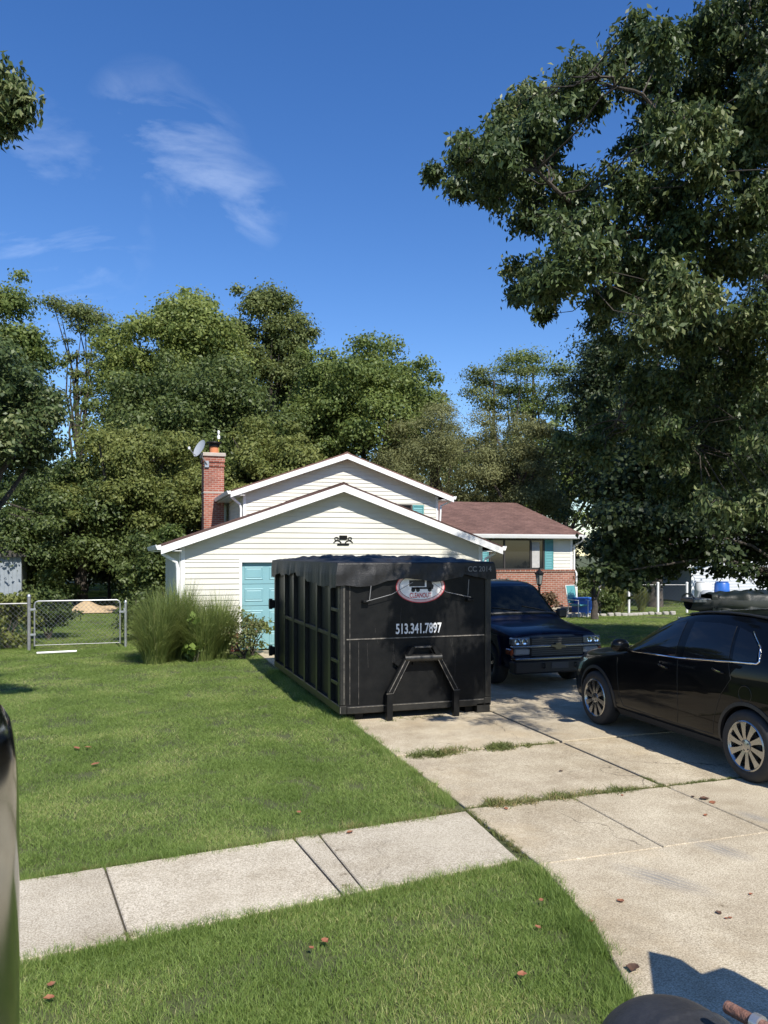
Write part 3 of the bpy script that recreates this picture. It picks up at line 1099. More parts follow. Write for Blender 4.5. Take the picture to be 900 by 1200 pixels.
MB().lathe([(.0, CZ + .45), (.27, CZ + .42), (.28, CZ + .38), (.20, CZ + .34), (.19, CZ + .24), (.0, CZ + .24)], 16, ((CX0 + CX1) / 2 + .05, (CT0 + CT1) / 2, 0)).build('flue_cap', M_BLACKST, ch, 30)

# satellite dish clamped to the chimney
dish = thing('satellite_dish', 'grey satellite dish on a bent arm clamped to the brick chimney', 'satellite dish', (CX0 + .1, CT0 - .05, CZ - .45))
MB().box(-.08, .08, -.02, .045, -.12, .12, .01).build('bracket', M_GALV, dish)
MB().tube([(0, -.03, 0), (-.18, -.14, .22), (-.22, -.18, .36)], .025, 8).build('mast', M_GALV, dish, 40)
nrm = Vector((-.80, -.42, .42)).normalized()
q = nrm.to_track_quat('Z', 'Y').to_matrix()
c0 = Vector((-.26, -.22, .52))
dv = MB()
prof = [(0, 0)] + [(r_, .28 * r_ * r_) for r_ in (.1, .2, .3, .36)] + [(.37, .04), (.36, .025), (.2, -.005), (0, -.015)]
dv.lathe(prof, 28)
dv.v = [tuple(q @ Vector((p[0] * .80, p[1] * .92, p[2])) + c0) for p in dv.v]
dv.build('reflector', mat('dish_grey', (0.36, 0.38, 0.40), 0.5), dish, 60)
tip = c0 + nrm * .34 + Vector((-.12, -.06, -.16))
MB().tube([c0 + q @ Vector((0, -.30, 0)), (c0 + tip) / 2 + Vector((-.05, -.05, -.2)), tip], .014, 6).build('feed_arm', M_GALV, dish)
MB().lathe([(0, -.06), (.04, -.05), (.045, .03), (0, .05)], 10, tuple(tip)).build('receiver', M_WHITE, dish, 40)

# yellow vent pole behind the chimney with a white finial
pole = thing('vent_pole', 'thin yellow pole with white finial rising behind the chimney', 'pole', (CX1 - .09, CT1 + .09, 0))
MB().tube([(0, 0, 0), (0, 0, 6.62)], .022, 8).build('shaft', mat('yellow_paint', (0.42, 0.40, 0.06), 0.6), pole)
MB().lathe([(0, 6.6), (.05, 6.62), (.06, 6.72), (.02, 6.78), (.05, 6.84), (.045, 6.92), (0, 6.95)], 10).build('finial', M_WHITE, pole, 40)

# dark metal ornament on the gable
orn = thing('wall_ornament', 'small dark metal scroll ornament on the cream garage gable', 'ornament', (5.06, GT - .024, 2.62))
o_ = MB()
for sg in (-1, 1):
    o_.tube([(sg * (.05 + .19 * k / 8), 0, -.05 + .06 * math.sin(k / 8 * 3.1)) for k in range(9)], .014, 6)
    o_.tube([(sg * .17 + .05 * math.cos(a * .7) * sg, 0, .05 + .035 * math.sin(a * .7)) for a in range(9)], .012, 6)
o_.build('scroll', M_BLACKST, orn)
MB().box(-.10, .10, -.02, .015, .03, .13, .01).box(-.15, .15, -.018, .012, -.11, -.06, .01).build('plate', M_BLACKST, orn)

# ------------------------------------------------------------------ roll-off dumpster
DS, DT, DW, DL, D0, D1 = 2.73, 10.15, 2.24, 4.85, 0.13, 2.165
dump = thing('dumpster', 'black steel roll off dumpster with phone number parked on the driveway', 'dumpster', (DS, DT, 0))
b = MB()
b.box(.06, DW - .06, .02, .05, D0 + .04, D1 - .03)
b.box(.06, .09, .05, DL, D0 + .04, D1 - .03)
b.box(DW - .09, DW - .06, .05, DL, D0 + .04, D1 - .03)
b.box(.06, DW - .06, DL - .04, DL, D0 + .04, D1 - .03)
b.box(.06, DW - .06, .05, DL - .04, D0 + .04, D0 + .10)
b.build('body', M_BLACKST, dump)
b = MB()
for x in (0, DW - .10):
    b.box(x, x + .10, 0, DL, D0, D0 + .115, .008)
b.box(.10, DW - .10, 0, .09, D0, D0 + .10, .008)
b.build('bottom_rail', M_RIB, dump)
b = MB()
for x in (-.01, DW - .09):
    b.box(x, x + .10, -.01, DL, D1 - .10, D1, .01)
b.box(.09, DW - .09, -.012, .08, D1 - .10, D1, .01)
b.build('top_rail', M_RIB, dump)
for x in (0, DW - .09):
    MB().box(x, x + .09, -.006, .10, D0 + .116, D1 - .101, .012).build('corner_post', M_RIB, dump)
    MB().box(x, x + .09, DL - .10, DL, D0 + .116, D1 - .101, .012).build('corner_post', M_RIB, dump)
for x0, x1 in ((0.0, .062), (DW - .062, DW)):
    for k, y in enumerate((.50, 1.30, 2.14, 3.02, 3.80)):
        w = .14 if k == 0 else .095
        MB().prism([(y, D0 + .116), (y + w, D0 + .116), (y + w, D1 - .101), (y, D1 - .101)], 0, x0, x1).build('side_rib', M_RIB, dump)
    for z in (.50, .80, 1.13, 1.50):
        MB().box(x0 + .004, x1 - .004, .11, .495, z, z + .05, .004).build('short_rib', M_RIB, dump)
    for y0, y1 in ((.645, 1.295), (1.40, 2.135), (2.24, 3.015), (3.12, 3.795)):
        MB().box(x0 + .006, x1 - .006, y0, y1, 1.13, 1.185, .004).build('side_rail', M_RIB, dump)
# rear-door hinges on the left side
for z in (.35, 1.25):
    MB().box(-.10, .0, DL - .05, DL + .07, z, z + .16, .01).lathe([(0, z - .02), (.035, z - .02), (.035, z + .18), (0, z + .18)], 10, (-.06, DL + .05, 0)).build('hinge', M_BLACKST, dump)
# seam and worn edges on the front
MB().box(.10, DW - .10, .010, .0195, 1.128, 1.142).build('front_seam', M_WORN, dump)
e = MB()
e.box(.055, .063, -.0085, -.0055, D0 + .13, D1 - .12).box(.004, .012, -.0085, -.0055, D0 + .02, D0 + .10).box(.12, DW - .12, -.003, .001, D0 + .085, D0 + .092)
e.box(.145, .150, .0165, .0195, D0 + .12, D1 - .12).box(.27, .273, .0165, .0195, D0 + .12, 1.1)
e.build('edge_wear', M_WORN, dump)
e = MB()
rs = np.random.default_rng(77)
for k in range(11):
    x, z, ln = rs.uniform(.16, DW - .2), rs.uniform(.32, 1.5), rs.uniform(.04, .38)
    wx = rs.normal(0, .012)
    e.add([(x, .0188, z), (x + .0022, .0188, z), (x + .002 + wx, .0188, z + ln), (x + wx, .0188, z + ln)], [(0, 1, 2, 3)])
tag(e.build('scratches', mat('scratch', (0.035, 0.033, 0.03), .6, (0.07, 0.065, 0.055), 40), dump), kind='stuff')
# hook frame
hk = MB()
cx = DW / 2 + .04
for sg in (-1, 1):
    hk.prism([(cx + sg * .53, .0), (cx + sg * .45, .0), (cx + sg * .45, .40), (cx + sg * .21, .84), (cx + sg * .12, 1.02), (cx + sg * .17, 1.02), (cx + sg * .28, .86), (cx + sg * .53, .43)], 1, -.13, -.05)
    hk.prism([(cx + sg * .50, .02), (cx + sg * .48, .02), (cx + sg * .48, .40), (cx + sg * .24, .86), (cx + sg * .26, .87), (cx + sg * .50, .42)], 1, -.05, .015)
    hk.prism([(cx + sg * .28, .84), (cx + sg * .40, .80), (cx + sg * .28, .70)], 1, -.04, .016)
hk.build('hook_frame', M_BLACKST, dump)
MB().box(cx - .13, cx + .13, -.10, -.05, 1.0, 1.02).build('hook_top', M_WORN, dump)
MB().lathe([(0, cx - .27), (.055, cx - .27), (.055, cx + .27), (0, cx + .27)], 12, (0, -.09, .86), 'X').build('hook_bar', M_RIB, dump, 40)
MB().box(cx - .12, cx + .12, -.02, .016, .76, .98).build('hook_plate', M_BLACKST, dump)
hw = MB()
for sg in (-1, 1):
    hw.tube([(cx + sg * .50, -.133, .42), (cx + sg * .25, -.133, .87)], .006, 5)
    hw.tube([(cx + sg * .445, -.133, .40), (cx + sg * .20, -.133, .855)], .005, 5)
    hw.box(cx + sg * .49 - .05, cx + sg * .49 + .05, -.136, -.131, .395, .402)
hw.build('hook_wear', M_WORN, dump)
# ground rollers
for x in (.30, DW - .30):
    MB().lathe([(0, -.09), (.085, -.09), (.09, -.06), (.09, .06), (.085, .09), (0, .09)], 16, (x, DL - .35, .09), 'X').build('roller', M_BLACKST, dump, 40)
    MB().box(x - .11, x + .11, DL - .5, DL - .2, .09, D0 + .02).build('roller_bracket', M_BLACKST, dump)
    MB().box(x - .06, x + .06, .1, DL - .6, .03, D0 + .03).build('skid', M_BLACKST, dump)
MB().box(DW - .22, DW - .02, .0, .3, .03, D0 + .03).build('front_foot', M_RIB, dump)

# painted logo and lettering (flat print, standing 2 mm off the plate)
lx, lz, la, lb = DW / 2 + .05, 1.835, .365, .225
ly = .020


def ellipse(a, bb, y, n=56):
    return MB().add([(lx + a * math.cos(2 * math.pi * k / n), y, lz + bb * math.sin(2 * math.pi * k / n)) for k in range(n)], [tuple(range(n))])


lg = ellipse(la, lb, ly - .0020).build('logo_oval', M_RPRINT, dump)
ellipse(la - .012, lb - .012, ly - .0030).build('logo_ring', mat('pink_print', (0.62, 0.40, 0.40), 0.5), lg)
ellipse(la - .045, lb - .042, ly - .0040).build('logo_ring', M_BPRINT, lg)
ellipse(la - .052, lb - .048, ly - .0050).build('logo_field', M_WPAINT, lg)
tr = MB()
y_ = ly - .0062


def flat(pts):
    tr.add([(lx + p[0] * .86, y_, lz + .005 + p[1] * .86) for p in pts], [tuple(range(len(pts)))])


flat([(-.20, .0), (.07, .0), (.07, .10), (-.20, .10)])
flat([(-.16, -.045), (.10, -.045), (.10, -.012), (-.16, -.012)])
flat([(.10, -.045), (.215, -.045), (.225, .02), (.20, .035), (.185, .085), (.10, .085)])
for wx in (-.13, -.05, .155):
    flat([(wx + .036 * math.cos(2 * math.pi * k / 14), -.055 + .036 * math.sin(2 * math.pi * k / 14)) for k in range(14)])
tr.build('logo_truck', M_BPRINT, lg)
o = link('logo_lettering', text_mesh('CLEANOUT', .092, M_RPRINT, .0004, .002, .66), lg, (lx - .005, ly - .0062, lz - .122))
o = link('phone_number', text_mesh('513.341.7897', .195, M_WPAINT, .0004, .0040, .64), dump, (DW / 2 + .02, ly - .003, 1.25))

# tarp folded over the rim
rt = np.random.default_rng(5)
ph = rt.uniform(0, 6.28, 12)


def wav(a, k):
    return math.sin(a * 2.1 + ph[k]) * .5 + math.sin(a * 5.3 + ph[k + 1]) * .3 + math.sin(a * 11 + ph[k + 2]) * .2


def hem_front(x):
    q = x / DW
    base = .25 + .03 * math.cos(q * 2 * math.pi * 2.5 + math.pi)
    base += .11 * max(0, 1 - q / .30)
    if q > .80:
        base -= .04
    return base + .015 * wav(x * 2, 0)


def hem_left(y):
    q = y / DL
    return .24 + .13 * max(0, math.sin(q * math.pi * 2.2 + .5)) + .05 * wav(y * 1.6, 3)


def tarp_pt(u, v):
    NA = 1.0
    a = -NA + u * (DW + 2 * NA)          # unrolled coordinates
    c = -NA + v * (DL + 2 * NA)
    ax = min(max(a, 0), DW)
    cy = min(max(c, 0), DL)
    da = hem_left(cy) * min(1, (ax - a)) if a < 0 else (.16 + .05 * wav(cy, 6)) * (a - ax)
    dc = hem_front(ax) * min(1, (cy - c)) if c < 0 else .2 * (c - cy)
    sag = 0.0
    ins = min(ax, DW - ax, cy, DL - cy)
    z = D1 + .014 + .034 * (wav(ax * 3 + cy, 0) + wav(cy * 2.5 - ax, 3)) * min(1, ins * 4) + .05 * min(1, ins * 2)
    out = .022
    x, y = ax, cy
    drop = max(da, dc) if (da > 0 and dc > 0) else da + dc
    fold = .008 * math.sin(ax * 27 + 4 * wav(ax, 4)) + .004 * math.sin(ax * 57) + .010 * math.sin(ax * 12 + drop * 14)
    fold2 = .012 * math.sin(cy * 9 + 3 * wav(cy, 4)) + .004 * math.sin(cy * 43)
    if da > 0:
        s = -1 if a < 0 else 1
        x += s * (out + .012 + min(1, da * 6) * (.020 + fold2))
    if dc > 0:
        s = -1 if c < 0 else 1
        y += s * (out + .012 + min(1, dc * 6) * (.016 + fold * .9))
    z -= drop
    if drop > 0:
        z = D1 + .014 - drop
    return (x, y, z)


tarp = thing('tarp', 'wrinkled black tarp draped over the rim of the dumpster', 'tarp', (DS, DT, 0))
tb = MB()
tb.grid(tarp_pt, 150, 130)
to = tb.build('sheet', M_TARP, tarp, 'all')
M_CORD = mat('cord', (0.22, 0.22, 0.22), 0.7)
for pts_ in ([(.42, -.07, 1.86), (.40, -.06, 1.66)], [(.36, -.055, 1.65), (.72, -.06, 1.74), (1.02, -.07, 1.90)], [(1.30, -.07, 1.90), (1.52, -.06, 1.76), (1.90, -.055, 1.68)],
             [(1.86, -.075, 1.93), (1.85, -.06, 1.70)]):
    MB().tube(pts_, .0045, 5).build('bungee', M_CORD, tarp)
for x in (.36, 1.90):
    MB().box(x - .05, x + .05, -.058, .018, 1.625, 1.665, .01).build('tie_hook', M_BLACKST, dump)
link('stencil', text_mesh('CC 2014', .105, mat('grey_print', (0.16, 0.16, 0.16), 0.6), .0004, .001, .95), tarp, (2.02, -.092, 2.075))

# ------------------------------------------------------------------ vehicles
def loft(stations, crown=.02):
    """stations: (x, bottom, belt, top, half width, half width at top edge)"""
    b = MB()
    rings = []
    for (x, zb, zB, zt, W, Wr) in stations:
        h = [(0, zb), (W * .72, zb), (W * .93, zb + .02), (W * .975, zb + (zB - zb) * .28), (W, zb + (zB - zb) * .66), (W * .982, zB),
             ((W * .982 + Wr) / 2 + .012, (zB + zt) / 2), (Wr, zt - .035), (Wr * .86, zt - .004), (Wr * .45, zt + crown * .8), (0, zt + crown)]
        ring = [(x, y, z) for y, z in h] + [(x, -y, z) for y, z in h[-2:0:-1]]
        rings.append(ring)
    n = len(rings[0])
    vs = [p for r_ in rings for p in r_]
    fs = []
    for i in range(len(rings) - 1):
        fs += [(i * n + k, i * n + (k + 1) % n, (i + 1) * n + (k + 1) % n, (i + 1) * n + k) for k in range(n)]
    fs += [tuple(range(n)), tuple((len(rings) - 1) * n + k for k in range(n))[::-1]]
    b.add(vs, fs)
    return b


def subsurf(level):
    def fn(o):
        md = o.modifiers.new('s', 'SUBSURF')
        md.levels = level
        md.render_levels = level
    return fn


def boolean(cut_mesh, op):
    def fn(o):
        c = bpy.data.objects.new('cutter', cut_mesh)
        COL.objects.link(c)
        md = o.modifiers.new('b', 'BOOLEAN')
        md.operation = op
        md.solver = 'EXACT'
        md.object = c
        CUT.append(c)
    return fn


CUT = []


def drop_cutters():
    for c in CUT:
        bpy.data.objects.remove(c)
    CUT.clear()


def push(me, d):
    m2 = me.copy()
    nv = [v.normal.copy() for v in m2.vertices]
    for v, nn in zip(m2.vertices, nv):
        v.co += nn * d
    return m2


def finish(me, m, ang=35):
    me.materials.clear()
    me.materials.append(m)
    me.shade_smooth()
    me.set_sharp_from_angle(angle=R(ang))
    return me


def tyre_and_rim(parent, x, y, sgn, r, w, m_rim, spokes=10, rim_r=None):
    """wheel at axle point; sgn = +1 outward towards +y"""
    rim_r = rim_r or r * .70
    wh = link('wheel', None, parent, (x, y, r))
    t = MB()
    t.lathe([(rim_r - .01, -w / 2 + .02), (rim_r + .01, -w / 2), (r - .03, -w / 2 + .005), (r - .006, -w / 2 + .03), (r, -w / 2 + .06), (r, w / 2 - .06), (r - .006, w / 2 - .03), (r - .03, w / 2 - .005), (rim_r + .01, w / 2), (rim_r - .01, w / 2 - .02)], 40, axis='Y')
    t.build('tyre', M_RUBBER, wh, 50)
    k = sgn
    rm = MB()
    rm.lathe([(rim_r + .004, k * (w / 2 - .004)), (rim_r - .008, k * (w / 2 + .004)), (rim_r - .022, k * (w / 2 - .008)), (rim_r - .03, k * (w / 2 - .03)), (rim_r - .04, -k * w / 2 * .6), (rim_r - .005, -k * w / 2 * .8)], 40, axis='Y')
    for i in range(spokes):
        a0 = 2 * math.pi * i / spokes + .1
        tw = .10
        pr = []
        for rr, hw_, yy in ((.05, .020, w / 2 - .012), (rim_r * .45, .021, w / 2 - .004), (rim_r * .78, .030, w / 2 - .002), (rim_r - .012, .042, w / 2 - .004)):
            aa = a0 + tw * rr / rim_r
            c, s = math.cos(aa), math.sin(aa)
            for e in (-1, 1):
                pr.append((rr * c - e * hw_ * s, k * yy, rr * s + e * hw_ * c))
            for e in (1, -1):
                pr.append((rr * c - e * hw_ * .8 * s, k * (yy - .03), rr * s + e * hw_ * .8 * c))
        fs = []
        for q in range(3):
            fs += [(q * 4 + j, q * 4 + (j + 1) % 4, q * 4 + 4 + (j + 1) % 4, q * 4 + 4 + j) for j in range(4)]
        fs += [(0, 1, 2, 3), (12, 13, 14, 15)]
        rm.add(pr, fs)
    rm.lathe([(.065, k * (w / 2 - .04)), (.062, k * (w / 2 - .004)), (.03, k * (w / 2 + .004)), (0, k * (w / 2 + .005))], 20, axis='Y')
    rm.build('rim', m_rim, wh, 30)
    MB().lathe([(rim_r - .02, k * .0), (.0, k * .001)], 24, axis='Y').lathe([(.15, k * (w / 2 - .075)), (.15, k * (w / 2 - .06)), (0, k * (w / 2 - .06))], 24, axis='Y').build('brake', mat('brake_dark', (0.03, 0.03, 0.03), 0.6), wh)
    nb = MB()
    for i in range(5):
        a = 2 * math.pi * i / 5
        nb.lathe([(.009, k * (w / 2 - .01)), (.009, k * (w / 2 + .004)), (0, k * (w / 2 + .006))], 6, (.045 * math.cos(a), 0, .045 * math.sin(a)), 'Y')
    nb.build('lug_nut', mat('lug_dark', (0.12, 0.12, 0.12), 0.35, metal=1), wh)
    return wh


class Skin:
    """looks up the side surface of a body"""

    def __init__(self, me):
        bm = bmesh.new()
        bm.from_mesh(me)
        self.t = BVHTree.FromBMesh(bm)
        bm.free()

    def side(self, x, z, sgn=1, off=.0):
        h = self.t.ray_cast(Vector((x, sgn * 3, z)), Vector((0, -sgn, 0)))
        return (x, (h[0].y if h[0] else sgn * .8) + sgn * off, z)

    def front(self, y, z, sgn=1, off=0):
        h = self.t.ray_cast(Vector((sgn * 9, y, z)), Vector((-sgn, 0, 0)))
        return ((h[0].x if h[0] else 0) + sgn * off, y, z)

    def top(self, x, y, off=0):
        h = self.t.ray_cast(Vector((x, y, 4)), Vector((0, 0, -1)))
        return (x, y, (h[0].z if h[0] else 1) + off)


def dense(pts, n=6):
    out = []
    for a, b in zip(pts, pts[1:]):
        for k in range(n):
            out.append(tuple(a[i] + (b[i] - a[i]) * k / n for i in range(len(a))))
    return out + [pts[-1]]


def cyl_cut(x, z, r, y0, y1):
    b = MB().lathe([(0, y0), (r, y0), (r, y1), (0, y1)], 40, (x, 0, z), 'Y')
    return b.mesh('cut')


# --- black crossover
M_CARBLK = mat('black_paint', (0.0025, 0.003, 0.004), 0.3, spec=0.05, coat=0.42, coatr=0.015)
M_CARGLASS = mat('tinted_glass', (0.005, 0.006, 0.008), 0.04, spec=0.42)
M_CLAD = mat('cladding', (0.016, 0.016, 0.017), 0.5, (0.022, 0.022, 0.023), 20)
M_RIM = mat('rim_silver', (0.40, 0.395, 0.385), 0.26, metal=0.95)
M_LAMPRED = mat('lamp_red', (0.38, 0.008, 0.012), 0.12, coat=1)
M_LAMP = mat('lamp_clear', (0.20, 0.21, 0.215), 0.15, coat=0.7, metal=0.3)
WB, WR_ = 2.74, .355
suv = thing('crossover_car', 'glossy black crossover car with silver ten spoke wheels parked on the driveway', 'car', (5.83 + .89, 6.21, .03), R(90 - 1.6))
st = [(3.52, .30, .48, .62, .52, .42), (3.50, .26, .56, .78, .68, .56), (3.42, .23, .66, .885, .79, .65), (3.22, .22, .76, .955, .85, .70),
      (2.90, .22, .86, .995, .88, .71), (2.55, .22, .95, 1.025, .89, .71), (2.30, .22, .99, 1.06, .89, .70), (2.06, .22, 1.02, 1.20, .89, .67), (1.80, .22, 1.045, 1.37, .89, .645),
      (1.52, .22, 1.06, 1.485, .89, .63), (1.2, .22, 1.075, 1.585, .89, .63), (.8, .22, 1.10, 1.63, .89, .62), (.35, .22, 1.13, 1.64, .89, .61), (0, .23, 1.15, 1.625, .885, .60),
      (-.3, .25, 1.17, 1.59, .875, .585), (-.52, .28, 1.18, 1.50, .85, .56), (-.64, .31, 1.10, 1.32, .83, .58), (-.72, .33, .98, 1.10, .80, .60), (-.78, .36, .82, .92, .75, .60), (-.79, .40, .68, .78, .65, .52)]
body0 = evaluated(loft(st).mesh('c'), [subsurf(2)])
skin = Skin(body0)
cuts = []
for x in (0, WB):
    for sg in (-1, 1):
        cuts.append(cyl_cut(x, WR_ + .005, WR_ + .045, sg * .55, sg * 1.2))
body = evaluated(body0.copy(), [boolean(c, 'DIFFERENCE') for c in cuts])
drop_cutters()
link('body', finish(body, M_CARBLK), suv)
glass_src = push(body0, .004)
wins = [[(2.12, 1.075), (1.80, 1.295), (1.52, 1.420), (1.16, 1.49), (1.13, 1.105)],
        [(1.00, 1.11), (1.02, 1.50), (.62, 1.515), (.36, 1.505), (.28, 1.165)],
        [(.23, 1.168), (.31, 1.498), (.12, 1.455), (-.05, 1.34), (-.09, 1.20)]]
for sg in (1, -1):
    for wp in wins:
        me = evaluated(glass_src.copy(), [boolean(MB().prism(wp, 1, sg * .30, sg * 1.2).mesh('cut'), 'INTERSECT')])
        drop_cutters()
        link('side_window', finish(me, M_CARGLASS), suv)
me = evaluated(glass_src.copy(), [boolean(MB().prism([(-.60, 1.09), (.60, 1.09), (.50, 1.47), (-.50, 1.47)], 0, 1.2, 2.4).mesh('cut'), 'INTERSECT')])
drop_cutters()
link('windscreen', finish(me, M_CARGLASS), suv)
me = evaluated(glass_src.copy(), [boolean(MB().prism([(-.55, 1.12), (.55, 1.12), (.46, 1.40), (-.46, 1.40)], 0, -.9, -.2).mesh('cut'), 'INTERSECT')])
drop_cutters()
link('rear_window', finish(me, M_CARGLASS), suv)
for sg in (1, -1):
    line = dense([(2.16, 1.058), (1.6, 1.075), (1.07, 1.092), (.5, 1.135), (.1, 1.165), (-.10, 1.178), (-.125, 1.20), (-.07, 1.34), (.10, 1.47)], 5)
    MB().tube([skin.side(x, z, sg, .005) for x, z in line], .009, 6).build('window_trim', M_CHROME, suv, 60)
    for path in ([(1.07, 1.09), (1.05, .80), (1.06, .50), (1.10, .36)], [(2.24, .95), (2.22, .70), (2.20, .45), (2.14, .36)], [(.28, 1.15), (.22, .98), (.36, .80), (.47, .55), (.52, .36)], [(2.15, .355), (1.2, .345), (.52, .355)]):
        MB().tube([skin.side(x, z, sg, -.001) for x, z in dense(path, 6)], .0045, 5).build('door_seam', M_BPRINT, suv)
    for hx, hz in ((1.30, .955), (.40, 1.03)):
        p = [Vector(skin.side(hx - .09 + .18 * k / 6, hz + .004 * k, sg, .012 + .012 * math.sin(math.pi * k / 6))) for k in range(7)]
        MB().tube(p, [.008, .013, .014, .014, .014, .013, .008], 8).build('door_handle', M_CARBLK, suv, 60)
        MB().tube([v + Vector((0, sg * .012, .006)) for v in p[1:-1]], .004, 5).build('handle_trim', M_CHROME, suv)
    # body crease, lower sill cladding
    sl = MB()
    for k in range(13):
        x = WB - .42 - k * (WB - .84) / 12
        a = Vector(skin.side(x, .30, sg, .006))
        c = Vector(skin.side(x, .26, sg, .014))
        sl.v += [tuple(a), tuple(c), (x, c.y - sg * .03, .215), (x, a.y - sg * .05, .30)]
    sl.f = [(k * 4 + j, k * 4 + (j + 1) % 4, k * 4 + 4 + (j + 1) % 4, k * 4 + 4 + j) for k in range(12) for j in range(4)] + [(0, 1, 2, 3), (48, 49, 50, 51)]
    sl.build('sill_cladding', M_CLAD, suv, 40)
    for x in (0, WB):
        ar = MB()
        pr = []
        for k in range(25):
            a = R(-8 + 196 * k / 24)
            for rr, off in ((WR_ + .036, -.03), (WR_ + .038, .010), (WR_ + .075, .006), (WR_ + .085, -.02)):
                zz = max(.23, WR_ + rr * math.sin(a))
                p = skin.side(x + rr * math.cos(a), zz, sg, off)
                pr.append(p)
        ar.add(pr, [(k * 4 + j, k * 4 + j + 1, k * 4 + 5 + j, k * 4 + 4 + j) for k in range(24) for j in range(3)])
        ar.build('arch_trim', M_CLAD, suv, 40)
        wl_ = MB().lathe([(WR_ + .043, sg * .56), (WR_ + .043, sg * .80)], 32, (x, 0, WR_ + .005), 'Y').lathe([(0, sg * .555), (WR_ + .043, sg * .56)], 32, (x, 0, WR_ + .005), 'Y')
        wl_.v = [(p[0], p[1], max(p[2], .23)) for p in wl_.v]
        wl_.build('wheel_well', M_BPRINT, suv)
    # mirror
    m0 = Vector(skin.side(2.02, 1.06, sg, .0))
    mb_ = MB()
    mb_.lathe([(0, -.10), (.045, -.098), (.075, -.06), (.083, 0), (.078, .05), (.05, .095), (0, .10)], 16)
    mb_.v = [tuple(Vector((p[0] * .95 + m0.x - .02, m0.y + sg * .16 + p[2] * 1.05, m0.z + .075 + p[1]))) for p in mb_.v]
    mi = mb_.build('side_mirror', M_CARBLK, suv, 60)
    MB().tube([m0, m0 + Vector((.0, sg * .08, .03))], .028, 8).build('mirror_stalk', M_CARBLK, mi)
    # lamps
    lp = MB()
    pr = [skin.side(-.46, 1.02, sg, .006), skin.side(-.30, .98, sg, .006), skin.side(-.40, .90, sg, .006), skin.side(-.58, .88, sg, .008), skin.side(-.62, .98, sg, .008)]
    pr2 = [(p[0], p[1] - sg * .04, p[2]) for p in pr]
    n = len(pr)
    lp.add(pr + pr2, [tuple(range(n)), tuple(range(n, 2 * n))[::-1]] + [(i, (i + 1) % n, n + (i + 1) % n, n + i) for i in range(n)])
    lp.build('tail_lamp', M_LAMPRED, suv)
    lp = MB()
    pr = [skin.side(3.40, .70, sg, .005), skin.side(3.36, .80, sg, .005), skin.side(3.15, .84, sg, .005), skin.side(2.98, .84, sg, .005), skin.side(3.12, .76, sg, .005)]
    pr2 = [(p[0], p[1] - sg * .05, p[2]) for p in pr]
    lp.add(pr + pr2, [tuple(range(n)), tuple(range(n, 2 * n))[::-1]] + [(i, (i + 1) % n, n + (i + 1) % n, n + i) for i in range(n)])
    lp.build('headlamp', M_LAMP, suv)
    MB().tube([skin.top(x, sg * .57, .018) for x in (1.25, 1.2, .9, .6, .3, 0, -.2, -.27)], [.006, .014, .014, .014, .014, .014, .014, .006], 8).build('roof_rail', M_CLAD, suv, 60)
    for x in (0, WB):
        tyre_and_rim(suv, x, sg * .785, sg, WR_, .215, M_RIM, 10, .247)
MB().tube([skin.front(y, .62 - .1 * (y / .5) ** 2, 1, .01) for y in (-.5, -.3, 0, .3, .5)], .02, 6).build('grille_bar', M_CHROME, suv)
MB().lathe([(0, .0), (.16, .0), (.16, .02), (0, .02)], 4, (0, 0, 0)).v
# fuel door
c = Vector(skin.side(.02, .86, 1, .001))
MB().tube([skin.side(.02 + .085 * math.cos(a * math.pi / 12), .86 + .085 * math.sin(a * math.pi / 12), 1, -.001) for a in range(25)], .0035, 5).build('fuel_door', M_BPRINT, suv)

# --- dark blue pickup, facing the street
M_BLUE = mat('blue_paint', (0.003, 0.005, 0.018), 0.3, spec=0.05, coat=0.45, coatr=0.03)
M_DKCHROME = mat('dull_chrome', (0.45, 0.45, 0.46), 0.22, metal=1)
M_DKPLAST = mat('dark_plastic', (0.012, 0.012, 0.013), 0.45)
trk = thing('pickup_truck', 'dark blue pickup truck facing out between the dumpster and black car', 'pickup truck', (6.03 + .86, 11.6, .03), R(-90))
st = [(.0, .38, .62, .89, .80, .74), (-.03, .32, .68, .935, .85, .80), (-.20, .30, .80, .985, .865, .80), (-.70, .30, .90, 1.04, .87, .79), (-1.10, .30, .97, 1.09, .87, .78), (-1.22, .30, .99, 1.13, .87, .76),
      (-1.45, .30, 1.02, 1.35, .87, .72), (-1.70, .30, 1.04, 1.58, .87, .675), (-1.86, .30, 1.04, 1.68, .87, .655), (-2.1, .30, 1.04, 1.735, .87, .65), (-2.7, .30, 1.04, 1.745, .87, .65), (-3.25, .30, 1.04, 1.72, .87, .65),
      (-3.42, .30, 1.04, 1.63, .865, .66), (-3.50, .34, .97, 1.12, .855, .74)]
tb0 = evaluated(loft(st, .025).mesh('t'), [subsurf(2)])
tsk = Skin(tb0)
tbody = evaluated(tb0.copy(), [boolean(cyl_cut(-.82, .36, .42, sg * .5, sg * 1.2), 'DIFFERENCE') for sg in (-1, 1)])
drop_cutters()
link('cab', finish(tbody, M_BLUE), trk)
gs = push(tb0, .004)
for wp in ([(-1.42, 1.06), (-1.86, 1.58), (-2.35, 1.64), (-2.38, 1.06)], [(-2.5, 1.06), (-2.48, 1.64), (-3.22, 1.61), (-3.3, 1.06)]):
    for sg in (1, -1):
        me = evaluated(gs.copy(), [boolean(MB().prism(wp, 1, sg * .3, sg * 1.2).mesh('cut'), 'INTERSECT')])
        drop_cutters()
        link('side_window', finish(me, M_CARGLASS), trk)
me = evaluated(gs.copy(), [boolean(MB().prism([(-.73, 1.15), (.73, 1.15), (.61, 1.66), (-.61, 1.66)], 0, -2.0, -1.0).mesh('cut'), 'INTERSECT')])
drop_cutters()
